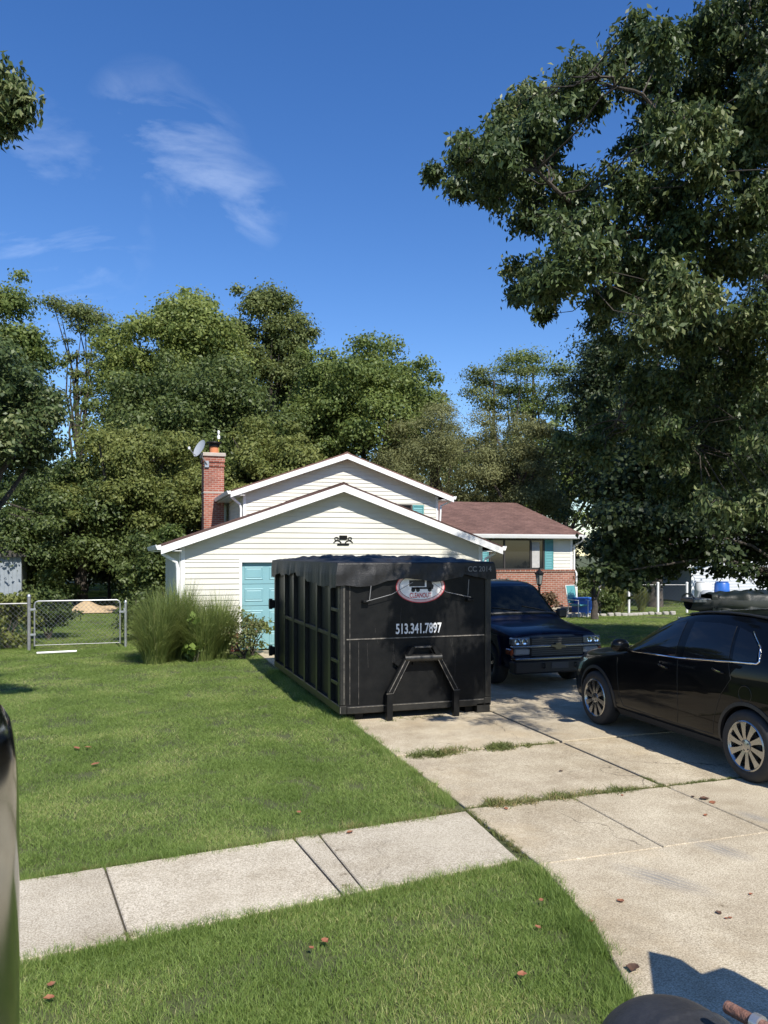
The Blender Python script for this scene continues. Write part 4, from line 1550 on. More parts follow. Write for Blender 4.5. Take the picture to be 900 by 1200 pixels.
link('windscreen', finish(me, mat('truck_glass', (0.006, 0.008, 0.008), 0.04, spec=0.22)), trk)
MB().tube([tsk.top(-1.235 + .03 * abs(y / .7) ** 2 * -1, y, .004) for y in (-.74, -.6, -.4, -.2, 0, .2, .4, .6, .74)], .028, 8).build('cowl', M_DKPLAST, trk, 40)
# bed
bd = MB().box(-5.15, -3.52, -.85, -.79, .45, 1.10, .02).box(-5.15, -3.52, .79, .85, .45, 1.10, .02).box(-3.56, -3.52, -.79, .79, .45, 1.08).box(-5.15, -5.09, -.79, .79, .45, 1.10, .01).box(-5.12, -3.54, -.79, .79, .45, .55)
bd.build('truck_bed', M_BLUE, trk)
MB().box(-5.28, -5.14, -.8, .8, .42, .58, .02).build('rear_bumper', M_DKCHROME, trk)
# nose: grille with a chrome bar, split lamps, bumper
MB().box(-.06, .035, -.50, .50, .55, .87, .015).build('grille', M_DKPLAST, trk)
gm = MB()
for k in range(9):
    gm.box(.036, .041, -.48, .48, .575 + k * .033, .582 + k * .033)
gm.build('grille_mesh', mat('grille_grey', (0.08, 0.08, 0.085), 0.4), trk)
MB().box(-.05, .065, -.84, .84, .70, .74, .012).build('chrome_bar', M_DKCHROME, trk)
MB().prism([(-.13, .715), (-.05, .695), (-.05, .67), (.05, .67), (.05, .695), (.14, .695), (.12, .735), (.05, .745), (.05, .775), (-.05, .775), (-.05, .745), (-.14, .745)], 0, .067, .085).build('emblem', mat('emblem_gold', (0.20, 0.17, 0.11), 0.4, metal=.8), trk)
for sg in (-1, 1):
    MB().box(-.10, .045, min(sg * .51, sg * .84), max(sg * .51, sg * .84), .745, .875, .02).build('headlamp', M_LAMP, trk)
    MB().lathe([(0, .04), (.045, .05), (.05, .047)], 14, (0, sg * .62, .81), 'X').lathe([(0, .04), (.045, .05), (.05, .047)], 14, (0, sg * .75, .81), 'X').build('lamp_bowl', M_CHROME, trk)
    MB().box(-.10, .04, min(sg * .51, sg * .80), max(sg * .51, sg * .80), .585, .69, .02).build('turn_lamp', mat('lamp_grey', (0.25, 0.26, 0.27), 0.2, coat=1), trk)
    MB().box(-.16, .03, min(sg * .81, sg * .868), max(sg * .81, sg * .868), .585, .69, .015).build('marker_lamp', mat('amber', (0.22, 0.05, 0.02), 0.2, coat=1), trk)
    MB().tube([(.11, sg * .30, .44), (.17, sg * .30, .44), (.17, sg * .30, .38), (.11, sg * .30, .38)], .014, 8).build('tow_hook', M_DKPLAST, trk)
    fl = MB()
    fl.prism([(-.44, .36), (-.40, .60), (-.46, .80), (-1.18, .80), (-1.24, .60), (-1.20, .36), (-1.27, .36), (-1.30, .64), (-1.2, .88), (-.44, .88), (-.33, .62), (-.36, .36)], 1, min(sg * .84, sg * .885), max(sg * .84, sg * .885))
    fl.build('fender_flare', M_BLUE, trk, 30)
    tyre_and_rim(trk, -.82, sg * .74, sg, .36, .235, M_RIM, 5, .215)
    tyre_and_rim(trk, -3.95, sg * .72, sg, .36, .235, M_RIM, 5, .215)
    m0 = Vector(tsk.side(-1.5, 1.05, sg, 0))
    mi = MB().box(m0.x - .05, m0.x + .06, min(m0.y + sg * .06, m0.y + sg * .26), max(m0.y + sg * .06, m0.y + sg * .26), m0.z + .0, m0.z + .18, .03).build('side_mirror', M_DKPLAST, trk)
    MB().tube([m0, m0 + Vector((0, sg * .1, .05))], .03, 8).build('mirror_arm', M_DKPLAST, mi)
    MB().tube([tsk.top(x, y, .018) for x, y in dense([(-1.27, sg * .30 + .28), (-1.36, sg * .30 - .22)], 6)], .008, 5).build('wiper', M_BPRINT, trk)
bp_ = MB().box(-.10, .12, -.84, .84, .28, .50, .03)
bp_.build('front_bumper', M_DKPLAST, trk)
MB().box(-.05, .13, -.83, .83, .502, .545, .012).build('bumper_strip', M_DKCHROME, trk)
MB().box(.121, .128, -.16, .16, .36, .46).build('plate_holder', mat('plate_dark', (0.05, 0.05, 0.05), 0.6), trk)
MB().box(-3.5, -.3, -.55, .55, .28, .36).build('chassis', M_BPRINT, trk)

# ------------------------------------------------------------------ trees and plants
def unit(a):
    return a / np.maximum(np.linalg.norm(a, axis=1, keepdims=True), 1e-9)


def leaf_quads(p, d, w, L, W, fold=0.0, nrm=None):
    """pointed leaves: base p, along d, across w"""
    n = len(p)
    L = L[:, None]
    W = W[:, None]
    mid = p + d * L * .42
    if nrm is None:
        nrm = np.cross(d, w)
    up = nrm * (L * fold)
    V = np.stack([p, mid + w * W * .5 + up, p + d * L, mid - w * W * .5 + up], 1).reshape(-1, 3)
    Q = np.arange(n * 4).reshape(n, 4)
    return V, Q


def foliage(r, blobs, n, L, aspect=.55, droop=.2, shell=.55, flat=.75, up=.30):
    """leaves gathered in clumps; blobs: (centre, radii)"""
    C = np.array([b[0] for b in blobs], dtype=float)
    RR = np.array([b[1] for b in blobs], dtype=float)
    wgt = (RR[:, 0] * RR[:, 1] + RR[:, 0] * RR[:, 2])
    idx = r.choice(len(blobs), n, p=wgt / wgt.sum())
    o = unit(r.normal(size=(n, 3)))
    o[:, 2] = np.where((o[:, 2] < -.3) & (r.uniform(size=n) < .6), -o[:, 2], o[:, 2])
    rad = shell + (1 - shell) * r.uniform(size=n) ** .6
    rad *= 1 + .24 * r.normal(size=n)
    p = C[idx] + o * RR[idx] * rad[:, None]
    nr = unit(o * 1.3 + np.array([0, 0, up]) + r.normal(size=(n, 3)) * flat)
    d = r.normal(size=(n, 3))
    d[:, 2] -= droop * 3
    d = unit(d - nr * np.sum(d * nr, 1, keepdims=True))
    w = np.cross(nr, d)
    Ls = L * r.uniform(.6, 1.3, n)
    return leaf_quads(p, d, w, Ls, Ls * aspect, .06, nr)


def auto_blobs(r, c, R_, nb, rb, low=-.65, jit=.25):
    c = np.array(c, float)
    R_ = np.array(R_, float)
    out = []
    k = 0
    while len(out) < nb:
        k += 1
        o = r.normal(size=3)
        o /= np.linalg.norm(o)
        if o[2] < low:
            continue
        j = len(out) % 5
        f = r.uniform(.3, .8) if j == 0 else (r.uniform(.86, 1.12) if j == 1 else r.uniform(.62, .92))
        q = rb * (r.uniform(.28, .6) if j == 1 else r.uniform(.6, 1.35))
        out.append((c + o * R_ * f, np.array([q * 1.15, q * 1.15, q * .8]) * R_.mean()))
    return out


def limbs(base, top, r0, tips, r, bend=.12, seg=7):
    """trunk with limbs running to the clumps"""
    m = MB()
    base, top = Vector(base), Vector(top)
    n = 7
    tp = []
    for k in range(n + 1):
        q = k / n
        tp.append(base.lerp(top, q) + Vector((r.normal(0, bend * .35), r.normal(0, bend * .35), 0)) * (q * (1 - q) * 4))
    m.tube([tp[0] - Vector((0, 0, .1))] + tp, [r0 * 1.35] + [r0 * (1.12 - .92 * (k / n) ** .9) for k in range(n + 1)], 9)
    for t in tips:
        t = Vector(t)
        q = min(.95, max(.25, r.uniform(.3, .9) * min(1, (t.z - base.z) / max(.1, top.z - base.z))))
        i = min(n - 1, int(q * n))
        s = tp[i].lerp(tp[i + 1], q * n - i)
        ln = (t - s).length
        mid = s.lerp(t, .5) + Vector((r.normal(0, .06), r.normal(0, .06), r.uniform(.0, .12))) * ln
        rb = r0 * (.5 - .38 * q) * min(1.2, .4 + ln / 5)
        pts_ = [s, s.lerp(mid, .55) + Vector((0, 0, .02 * ln)), mid, mid.lerp(t, .55), t]
        m.tube(pts_, [rb, rb * .8, rb * .6, rb * .4, rb * .15], 6)
    return m


def tree(name, label, base, blobs, n, L, m_leaf, r0=.25, group=None, seed=1, aspect=.6, droop=.2, tips=16, shell=.5, cat='tree', top=None, flat=.75):
    r = np.random.default_rng(seed)
    root = thing(name, label, cat, (base[0], base[1], 0), 0, group)
    off = np.array([base[0], base[1], 0.0])
    bl = [(np.array(c) - off, q) for c, q in blobs]
    V, Q = foliage(r, bl, n, L, aspect, droop, shell, flat)
    link('crown', np_mesh('crown', V, Q, m_leaf), root)
    cs = np.array([c for c, q in bl])
    if top is None:
        tp = (cs[:, 0].mean(), cs[:, 1].mean(), np.percentile(cs[:, 2], 75))
    else:
        tp = tuple(np.array(top) - off)
    ch = r.choice(len(bl), min(tips, len(bl)), replace=False)
    limbs((0, 0, 0), tp, r0, [tuple(cs[i]) for i in ch], r).build('trunk', M_BARK, root, 50)
    return root


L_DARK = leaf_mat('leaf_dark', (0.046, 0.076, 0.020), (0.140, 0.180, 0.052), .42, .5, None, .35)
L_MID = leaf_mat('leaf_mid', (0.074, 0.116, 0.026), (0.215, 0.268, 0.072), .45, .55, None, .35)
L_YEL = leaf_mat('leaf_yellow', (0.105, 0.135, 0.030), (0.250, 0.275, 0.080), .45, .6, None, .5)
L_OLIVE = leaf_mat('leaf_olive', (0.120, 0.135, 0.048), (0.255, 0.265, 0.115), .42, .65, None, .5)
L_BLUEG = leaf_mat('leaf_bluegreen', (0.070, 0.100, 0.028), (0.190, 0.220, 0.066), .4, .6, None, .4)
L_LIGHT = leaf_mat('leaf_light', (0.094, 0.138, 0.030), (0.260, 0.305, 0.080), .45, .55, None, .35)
L_SHADED = leaf_mat('leaf_shaded', (0.022, 0.038, 0.012), (0.068, 0.096, 0.032), .3, .5, None, .35)  # leaf colour darkened to carry the near tree's shade
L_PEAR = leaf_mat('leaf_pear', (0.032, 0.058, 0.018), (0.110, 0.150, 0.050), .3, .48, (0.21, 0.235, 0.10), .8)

BK = 'trees standing behind the house'


def bg(name, label, px, py, rx, ry, D, n, L, m, seed, nb=46, rb=.30, depth=1.0, low=-.65, r0=.3, aspect=.6, flat=.75, tips=14, group=BK, shell=.3, cat='tree'):
    c = P(px, py, D)
    k = D / F * 1.06
    nb = int(nb * 1.5)
    rb *= .86
    n = int(n * (.75 if name in ('woodland_tree', 'back_tree', 'under_tree') else 1.42))
    L = L * (1.0 if name in ('woodland_tree', 'back_tree', 'under_tree') else .80)
    r = np.random.default_rng(seed)
    bl = auto_blobs(r, c, (rx * k, rx * k * depth, ry * k), nb, rb, low)
    return tree(name, label, (c.x, c.y), bl, n, L, m, r0, group, seed, aspect, .15, tips, shell, cat, flat=flat)


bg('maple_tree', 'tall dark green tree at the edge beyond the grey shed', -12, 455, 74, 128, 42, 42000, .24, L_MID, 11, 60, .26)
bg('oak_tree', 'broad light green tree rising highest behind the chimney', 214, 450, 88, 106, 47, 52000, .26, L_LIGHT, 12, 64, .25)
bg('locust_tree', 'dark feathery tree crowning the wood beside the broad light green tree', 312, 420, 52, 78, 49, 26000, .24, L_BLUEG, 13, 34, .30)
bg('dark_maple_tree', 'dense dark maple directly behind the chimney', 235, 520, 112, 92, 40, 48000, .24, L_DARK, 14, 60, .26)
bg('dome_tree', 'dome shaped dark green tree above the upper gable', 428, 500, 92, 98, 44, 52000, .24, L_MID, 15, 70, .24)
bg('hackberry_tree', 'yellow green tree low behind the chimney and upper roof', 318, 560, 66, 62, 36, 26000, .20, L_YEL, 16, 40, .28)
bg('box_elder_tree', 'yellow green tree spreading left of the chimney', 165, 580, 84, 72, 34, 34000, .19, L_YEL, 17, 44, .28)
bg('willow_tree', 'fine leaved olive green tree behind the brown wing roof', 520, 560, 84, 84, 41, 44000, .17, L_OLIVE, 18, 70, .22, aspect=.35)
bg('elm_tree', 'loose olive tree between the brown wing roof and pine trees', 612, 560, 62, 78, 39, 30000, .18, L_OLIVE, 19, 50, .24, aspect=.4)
bg('under_tree', 'shaded dark tree filling the gap under the dome shaped tree', 380, 570, 90, 70, 48, 24000, .26, L_DARK, 20, 40, .3)
bg('spreading_tree', 'dark glossy leaved tree overhanging the chain link gate', 95, 622, 104, 76, 34, 46000, .18, L_DARK, 21, 60, .26, low=-.5)
bg('pear_tree', 'leafy tree with large drooping leaves beside the grey shed', -30, 495, 98, 92, 20, 20000, .16, L_PEAR, 22, 50, .26, low=-.75)
bg('back_tree', 'dark tree closing the wood far behind the gate', 30, 610, 110, 60, 46, 20000, .28, L_DARK, 34, 36, .3)
UG = 'bushes under the back trees'
bg('understory_bush', 'dark bush filling the shade beside the grey shed', 52, 668, 46, 34, 33, 7000, .2, L_DARK, 91, 20, .35, low=-.9, r0=.08, group=UG, cat='bush')
bg('understory_bush', 'leafy bush under the spreading tree near the gate latch', 180, 668, 40, 42, 30, 7000, .17, L_DARK, 92, 24, .35, low=-.9, r0=.08, group=UG, cat='bush')
bg('understory_bush', 'leafy bush behind the garage corner downspout', 200, 660, 40, 46, 30, 8000, .17, L_MID, 93, 22, .35, low=-.9, r0=.08, group=UG, cat='bush')
bg('understory_bush', 'broad bush closing the view under the crooked tree', 100, 640, 90, 44, 42, 9000, .24, L_DARK, 94, 24, .35, low=-.9, r0=.08, group=UG, cat='bush')
bg('understory_bush', 'dense dark bush behind the straw mat lawn', 66, 652, 52, 40, 37, 8000, .2, L_DARK, 97, 22, .35, low=-.9, r0=.08, group=UG, cat='bush')
bg('understory_bush', 'tall dark bush between the shed and spreading tree', 128, 648, 50, 46, 38, 8000, .2, L_DARK, 98, 22, .35, low=-.9, r0=.08, group=UG, cat='bush')
bg('understory_bush', 'dark bush beyond the corner of the brick wall', 706, 655, 40, 44, 42, 7000, .22, L_SHADED, 95, 20, .35, low=-.9, r0=.08, group=UG, cat='bush')
bg('understory_bush', 'dark bush far beyond the lawn fence posts', 760, 650, 44, 36, 56, 6000, .26, L_SHADED, 96, 20, .35, low=-.9, r0=.08, group=UG, cat='bush')
# sparse crooked tree against the sky
r_ = np.random.default_rng(23)
bl = []
for px, py, q in ((62, 356, .8), (70, 362, .6), (88, 366, 1.1), (100, 372, 1.2), (112, 376, 1.0), (96, 385, .8), (118, 390, .7), (84, 420, .6), (104, 418, .6), (80, 400, .4), (92, 440, .7), (112, 430, .7), (100, 460, .9)):
    c = P(px, py, 52)
    bl.append((np.array(c), np.array([q * 1.3, q * 1.3, q * .6])))
c = P(93, 500, 52)
tree('crooked_tree', 'sparse crooked tree with bare branches showing against the sky', (c.x, c.y), bl, 7000, .2, L_BLUEG, .28, BK, 23, .5, .1, 13, .1, top=P(90, 410, 52))
# two airy far trees at the right
for i, (nm, lab, spec) in enumerate((('pine_tree', 'airy dark pine tree showing above the olive trees', ((560, 440, 1.1), (572, 448, 1.2), (552, 462, 1.0), (585, 446, 1.0), (595, 462, .9), (566, 474, 1.1), (600, 450, .8), (580, 478, 1.0))),
                                     ('tall_locust_tree', 'taller airy locust tree beside the dark pine tree', ((606, 420, 1.1), (620, 424, 1.4), (634, 432, 1.1), (598, 432, .9), (626, 446, 1.3), (644, 458, 1.4), (612, 462, 1.4), (630, 474, 1.7), (650, 480, 1.5), (606, 486, 1.3))))):
    bl = [(np.array(P(x, y, 56)) + np.random.default_rng(i * 9 + k).normal(0, .9, 3) * np.array([.3, 1, .1]), np.array([q * 1.25, q * 1.25, q * .55])) for k, (x, y, q) in enumerate(spec)]
    c = P(sum(s[0] for s in spec) / len(spec), 600, 56)
    tree(nm, lab, (c.x, c.y), bl, 5200 + 4200 * i, .2, L_BLUEG if i == 0 else L_MID, .3, BK, 40 + i, .5, .1, 10, .15)
# dense maples at the right, behind the driveway
bg('shade_maple_tree', 'tall dense dark maple standing beyond the black car', 768, 500, 112, 165, 34, 64000, .19, L_SHADED, 24, 90, .22, low=-.8, group=None, r0=.3)
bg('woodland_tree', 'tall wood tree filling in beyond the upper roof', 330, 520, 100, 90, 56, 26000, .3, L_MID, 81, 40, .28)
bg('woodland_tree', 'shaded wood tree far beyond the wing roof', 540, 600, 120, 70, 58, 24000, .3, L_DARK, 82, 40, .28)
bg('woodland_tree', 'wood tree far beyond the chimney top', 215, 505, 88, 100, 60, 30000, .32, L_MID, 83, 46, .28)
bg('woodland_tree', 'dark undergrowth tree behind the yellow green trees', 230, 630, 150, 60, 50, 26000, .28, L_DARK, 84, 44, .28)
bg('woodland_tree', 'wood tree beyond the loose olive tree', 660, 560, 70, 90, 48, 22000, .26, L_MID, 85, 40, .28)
bg('woodland_tree', 'wood tree beyond the tall dense maple', 870, 560, 110, 130, 52, 26000, .28, L_SHADED, 86, 40, .28)
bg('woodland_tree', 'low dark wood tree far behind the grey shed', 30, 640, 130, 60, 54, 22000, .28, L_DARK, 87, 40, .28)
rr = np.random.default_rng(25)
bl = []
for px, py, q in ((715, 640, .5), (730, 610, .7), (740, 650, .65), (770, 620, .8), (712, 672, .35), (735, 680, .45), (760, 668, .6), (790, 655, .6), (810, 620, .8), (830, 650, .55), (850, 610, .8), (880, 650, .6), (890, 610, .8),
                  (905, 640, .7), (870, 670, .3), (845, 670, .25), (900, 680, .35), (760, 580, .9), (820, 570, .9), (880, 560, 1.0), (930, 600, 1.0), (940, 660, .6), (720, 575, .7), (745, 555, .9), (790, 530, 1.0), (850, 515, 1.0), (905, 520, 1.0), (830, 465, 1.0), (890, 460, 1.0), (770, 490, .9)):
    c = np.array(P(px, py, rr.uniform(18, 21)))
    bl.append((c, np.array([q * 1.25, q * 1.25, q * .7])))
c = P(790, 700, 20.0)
tree('low_maple_tree', 'low spreading dark maple whose branches hang over the far fence', (P(945, 650, 19.5).x, P(945, 650, 19.5).y), bl, 50000, .13, L_SHADED, .13, None, 25, .8, .3, 10, .3, top=P(940, 480, 19.5))
# thin trunk in the flower bed
bg('young_tree', 'small young tree with a thin dark trunk beside the brick wall', 697, 678, 22, 16, 27.5, 2600, .11, L_DARK, 27, 16, .35, group=None, r0=.13, tips=8)


# near pear tree: limbs with hanging leaves, trunk standing on the right lawn
def near_tree(name, label, base, top, spec, r0, seed, per, Lf=.085, extra=(), mains=()):
    r = np.random.default_rng(seed)
    root = thing(name, label, 'tree', (base[0], base[1], 0))
    off = Vector((base[0], base[1], 0))
    tips = []
    VV, QQ, o = [], [], 0
    tw = MB()
    for (px, py, D, q) in spec:
        c = P(px, py, D) - off
        tips.append((c, q))
    for c in extra:
        tips.append((Vector(c[:3]) - off, c[3]))
    for ti, (c, q) in enumerate(tips):
        nt = max(6, int(11 * q * 2))
        for k in range(nt):
            a = r.normal(size=3)
            a = Vector(a).normalized()
            s = c + Vector((a.x * q * .25, a.y * q * .25, a.z * q * .2))
            e = c + Vector((a.x * q * 1.15, a.y * q * 1.15, a.z * q * .85 + .04))
            mid = s.lerp(e, .5) + Vector((0, 0, .12 * q))
            e2 = e - Vector((0, 0, .14 * q))
            tw.tube([s, mid, e2], [.008, .005, .002], 4, False)
            n = int(per * (1 if ti < len(spec) else .62) * r.uniform(.6, 1.3))
            u = r.uniform(.05, 1.05, n)
            s_, m_, e_ = np.array(s), np.array(mid), np.array(e2)
            p = np.outer((1 - u) ** 2, s_) + np.outer(2 * u * (1 - u), m_) + np.outer(u ** 2, e_)
            p += r.normal(0, .045 + .05 * q, (n, 3)) * np.array([1, 1, .8])
            d = r.normal(size=(n, 3)) * .62
            d[:, 2] -= .75
            d = unit(d)
            w = unit(np.cross(d, r.normal(size=(n, 3))))
            Ls = Lf * r.uniform(.65, 1.25, n)
            V, Q = leaf_quads(p, d, w, Ls, Ls * .43, .12)
            VV.append(V)
            QQ.append(Q + o)
            o += len(V)
    link('crown', np_mesh('crown', np.concatenate(VV), np.concatenate(QQ), L_PEAR), root)
    tw.build('twigs', M_BARK, root)
    m = MB()
    tz = Vector(top) - off
    m.tube([(0, 0, -.1), (0, 0, .3), tz * .3, tz * .6, tz], [r0 * 1.3, r0, r0 * .85, r0 * .6, r0 * .15], 10)
    nodes = [tz * q for q in (.4, .6, .8, .95)]
    for path in mains:
        pts_ = [tz * path[0]] + [P(x, y, D) - off for x, y, D in path[1]]
        fine = dense([tuple(p) for p in pts_], 5)
        fine = [Vector(p) + Vector((r.normal(0, .03), r.normal(0, .03), r.normal(0, .03))) for p in fine]
        k = len(fine)
        m.tube(fine, [path[2] * (1 - .85 * i / k) for i in range(k)], 7)
        nodes += fine[3:]
    for c, q in tips:
        best = min(nodes, key=lambda p: (p - c).length + (0.6 if p.z > c.z + .3 else 0))
        ln = (best - c).length
        mid = best.lerp(c, .5) + Vector((r.normal(0, .05), r.normal(0, .05), .08)) * ln
        k1 = best.lerp(mid, .5) + Vector((r.normal(0, .05), r.normal(0, .05), r.normal(0, .04))) * ln
        k2 = mid.lerp(c, .5) + Vector((r.normal(0, .05), r.normal(0, .05), r.normal(0, .04))) * ln
        m.tube([best, k1, mid, k2, c], [.008 + .004 * min(2, ln), .008, .007, .005, .003], 5)
    m.build('trunk', M_BARK, root, 50)
    return root


spec = []
sp = np.random.default_rng(31)
for px, py, q in ((536, 192, .22), (556, 178, .26), (575, 200, .30), (590, 165, .30), (600, 195, .34), (560, 215, .22), (585, 225, .28), (610, 140, .26), (630, 122, .30), (655, 108, .30), (680, 90, .28), (640, 150, .34), (665, 130, .32),
                  (705, 78, .30), (735, 92, .34), (765, 62, .30), (795, 60, .34), (820, 42, .34), (845, 25, .30), (870, 12, .34), (895, 0, .4), (790, 100, .38), (830, 85, .4), (870, 60, .4), (900, 50, .4),
                  (625, 185, .34), (650, 205, .30), (610, 245, .30), (640, 255, .36), (670, 270, .38), (700, 245, .38), (730, 210, .36), (745, 165, .32), (770, 150, .34), (800, 140, .36), (835, 130, .4), (875, 115, .4), (905, 110, .4),
                  (610, 320, .22), (625, 342, .22), (645, 335, .26), (660, 310, .32), (690, 300, .38), (720, 290, .4), (750, 260, .4), (780, 230, .42), (810, 200, .42), (850, 180, .42), (890, 165, .42),
                  (740, 320, .42), (780, 300, .44), (820, 270, .44), (860, 240, .44), (900, 220, .44), (720, 350, .3), (770, 350, .4), (810, 340, .46), (850, 320, .46), (890, 300, .46),
                  (730, 400, .34), (770, 400, .4), (815, 395, .46), (860, 380, .46), (900, 370, .46), (745, 455, .34), (790, 450, .42), (840, 445, .46), (885, 435, .46), (720, 500, .26), (760, 500, .36), (705, 478, .24), (690, 520, .2),
                  (810, 500, .44), (860, 495, .46), (900, 490, .46), (765, 535, .24), (820, 545, .36), (870, 545, .42), (905, 550, .44), (800, 590, .26), (850, 590, .34), (895, 600, .36)):
    D = 7.4 + 2.2 * sp.uniform() + (1.2 if py > 380 else 0)
    spec.append((px, py, D, q * (.98 if px < 700 else .85)))
    for _ in range(2):
        qx, qy = px + sp.uniform(-34, 34), py + sp.uniform(-26, 30)
        if ((qx - 705) / 42) ** 2 + ((qy - 165) / 46) ** 2 < 1 or (qx < 690 and 275 < qy < 305) or (qx < 600 and qy > 240) or ((qx - 745) / 26) ** 2 + ((qy - 135) / 22) ** 2 < 1:
            continue
        spec.append((qx, qy, D + sp.uniform(-.5, .5), q * .45))
ex = [(8.9, 11.4, 10.6, .5), (9.4, 11.0, 10.9, .5), (9.0, 11.8, 11.0, .5), (9.9, 11.5, 10.3, .6), (9.5, 12.0, 10.0, .6), (8.8, 11.0, 10.2, .4)]
for k in range(900):                                   # the rest of the crown, above and to the right of the picture
    a, b_, z = sp.uniform(4.4, 13.5), sp.uniform(1.5, 13.0), sp.uniform(4.2, 10.5)
    if len(ex) >= 150 or ((a - 9.2) / 5.2) ** 2 + ((b_ - 7.6) / 6.0) ** 2 + ((z - 6.5) / 4.4) ** 2 > 1:
        continue
    ts_, ss_ = b_ + z * .925, a - z * .097
    if ts_ < (9.6 if ss_ < 7.6 else 7.0):
        continue
    c = Vector((a, b_, z))
    lat, D = a * CA - b_ * SA, a * SA + b_ * CA
    px_, py_ = 450 + F * lat / D, YH - (z - H) * F / D
    if px_ < 900 and py_ > -40:
        continue
    ex.append((a, b_, z, .62))
near_tree('callery_pear_tree', 'large near tree with drooping glossy leaves spreading over the black car', (9.6, 8.6), (9.0, 8.8, 8.0), spec, .24, 33, 100, .078, ex,
          ((.32, [(905, 330, 9.4), (800, 285, 9.0), (700, 268, 8.6), (630, 200, 8.2), (548, 190, 8.0)], .055), (.42, [(905, 250, 9.4), (830, 180, 9.0), (750, 115, 8.5), (690, 85, 8.2)], .055),
           (.5, [(930, 150, 9.2), (880, 60, 8.8), (850, -10, 8.4)], .05), (.27, [(905, 430, 10), (810, 400, 9.8), (730, 350, 9.2), (625, 330, 8.4)], .055), (.24, [(915, 520, 10.6), (830, 525, 10.4), (720, 490, 10)], .05),
           (.6, [(1000, 50, 9.5), (1050, -150, 9.0)], .1), (.6, [(1100, 200, 10.5), (1250, 100, 10.5)], .1)))
# its neighbour on the left lawn, only a branch of which comes into the picture
spec2 = [(8, 118, 7.5, .20), (22, 110, 7.5, .16), (0, 95, 7.5, .22), (12, 135, 7.5, .16), (28, 125, 7.5, .12), (-12, 130, 7.6, .25), (-30, 110, 7.6, .35), (-5, 150, 7.5, .12), (-60, 90, 7.8, .5), (-50, 140, 7.8, .4), (-110, 100, 8, .6), (-130, 50, 8.2, .6), (-90, 40, 8.0, .5), (-170, 110, 8.3, .6)]
near_tree('yard_tree', 'green branch tip of a tree reaching in against open sky', (-4.4, 8.9), (-4.3, 8.8, 6.4), spec2, .16, 35, 60, .088, (), ((.8, [(-170, 100, 8.2), (-60, 100, 7.7), (5, 112, 7.5)], .05),))

# ornamental grass by the garage corner
M_ORN = leaf_mat('ornamental_grass', (0.105, 0.150, 0.036), (0.26, 0.32, 0.100), .42, .5, (0.34, 0.33, 0.15))


def grass_clump(name, label, c, n, h, spread, m, seed, w=.011, group=None, arch=1.0):
    r = np.random.default_rng(seed)
    root = thing(name, label, 'plant', (c[0], c[1], 0), 0, group)
    a = r.uniform(0, 6.283, n)
    rad = .26 * spread * np.sqrt(r.uniform(size=n))
    b0 = np.stack([rad * np.cos(a), rad * np.sin(a) * .8, np.zeros(n)], 1)
    a2 = a + r.normal(0, .5, n)
    hh = h * r.uniform(.55, 1.15, n)
    out = spread * r.uniform(.15, 1.0, n) * arch
    dr = np.stack([np.cos(a2), np.sin(a2), np.zeros(n)], 1)
    sd = np.stack([-np.sin(a2), np.cos(a2), np.zeros(n)], 1) * (w * r.uniform(.6, 1.3, n))[:, None]
    V = []
    S = 6
    for k in range(S + 1):
        q = k / S
        p = b0 + dr * (out * (.45 * q + .55 * q ** 2))[:, None]
        p[:, 2] = hh * (q * 1.25 - .42 * q ** 3 * (out / spread + .3))
        ww = (1 - q ** 1.6) + .06
        V += [p - sd * ww * .5, p + sd * ww * .5]
    V = np.stack(V, 1).reshape(-1, 3)
    o = np.arange(n)[:, None] * (2 * S + 2)
    Q = np.concatenate([o + np.array([[2 * k, 2 * k + 1, 2 * k + 3, 2 * k + 2]]) for k in range(S)])
    link('blades', np_mesh('blades', V, Q, m), root)
    return root


gp = 'ornamental grasses by the garage'
grass_clump('ornamental_grass', 'wide arching clump of ornamental grass next to the gate post', (.75, 17.45), 2400, 1.45, 1.05, M_ORN, 51, group=gp)
grass_clump('ornamental_grass', 'upright ornamental grass clump in front of the garage downspout', (1.15, 17.7), 1700, 1.62, .85, M_ORN, 52, group=gp)
grass_clump('ornamental_grass', 'shorter ornamental grass clump leaning toward the teal garage door', (1.95, 17.55), 1700, 1.35, .85, M_ORN, 53, group=gp)
grass_clump('ornamental_grass', 'low spreading ornamental grass edging the lawn before the taller clumps', (.6, 17.0), 1500, 1.05, .85, M_ORN, 55, group=gp)
grass_clump('ornamental_grass', 'middle ornamental grass clump with the broad leaved vine in it', (1.55, 17.2), 1700, 1.25, .95, M_ORN, 56, group=gp)
grass_clump('ornamental_grass', 'tall pale grass clump outside the chain link fence by the shed', (-3.7, 19.6), 1700, 1.75, .9, leaf_mat('pale_grass', (0.075, 0.095, 0.03), (0.20, 0.22, 0.09), .3, .55), 54)


def shrub(name, label, c, R_, n, L, m, seed, nb=14, aspect=.7, group=None, rb=.4, stems=8, shell=.2, sr=.018):
    r = np.random.default_rng(seed)
    bl = auto_blobs(r, (0, 0, R_[2] * 1.0), R_, nb, rb, -.9)
    root = thing(name, label, 'shrub', (c[0], c[1], 0), 0, group)
    V, Q = foliage(r, bl, n, L, aspect, .2, shell, 1.0)
    V[:, 2] = np.maximum(V[:, 2], .01)
    link('foliage', np_mesh('foliage', V, Q, m), root)
    st_ = MB()
    for i in range(stems):
        c_ = bl[i % len(bl)][0]
        st_.tube([(r.normal(0, .05), r.normal(0, .05), -.05), (c_[0] * .4, c_[1] * .4, c_[2] * .55), tuple(c_)], [sr, sr * .66, .004], 5)
    st_.build('stems', M_BARK, root)
    return root


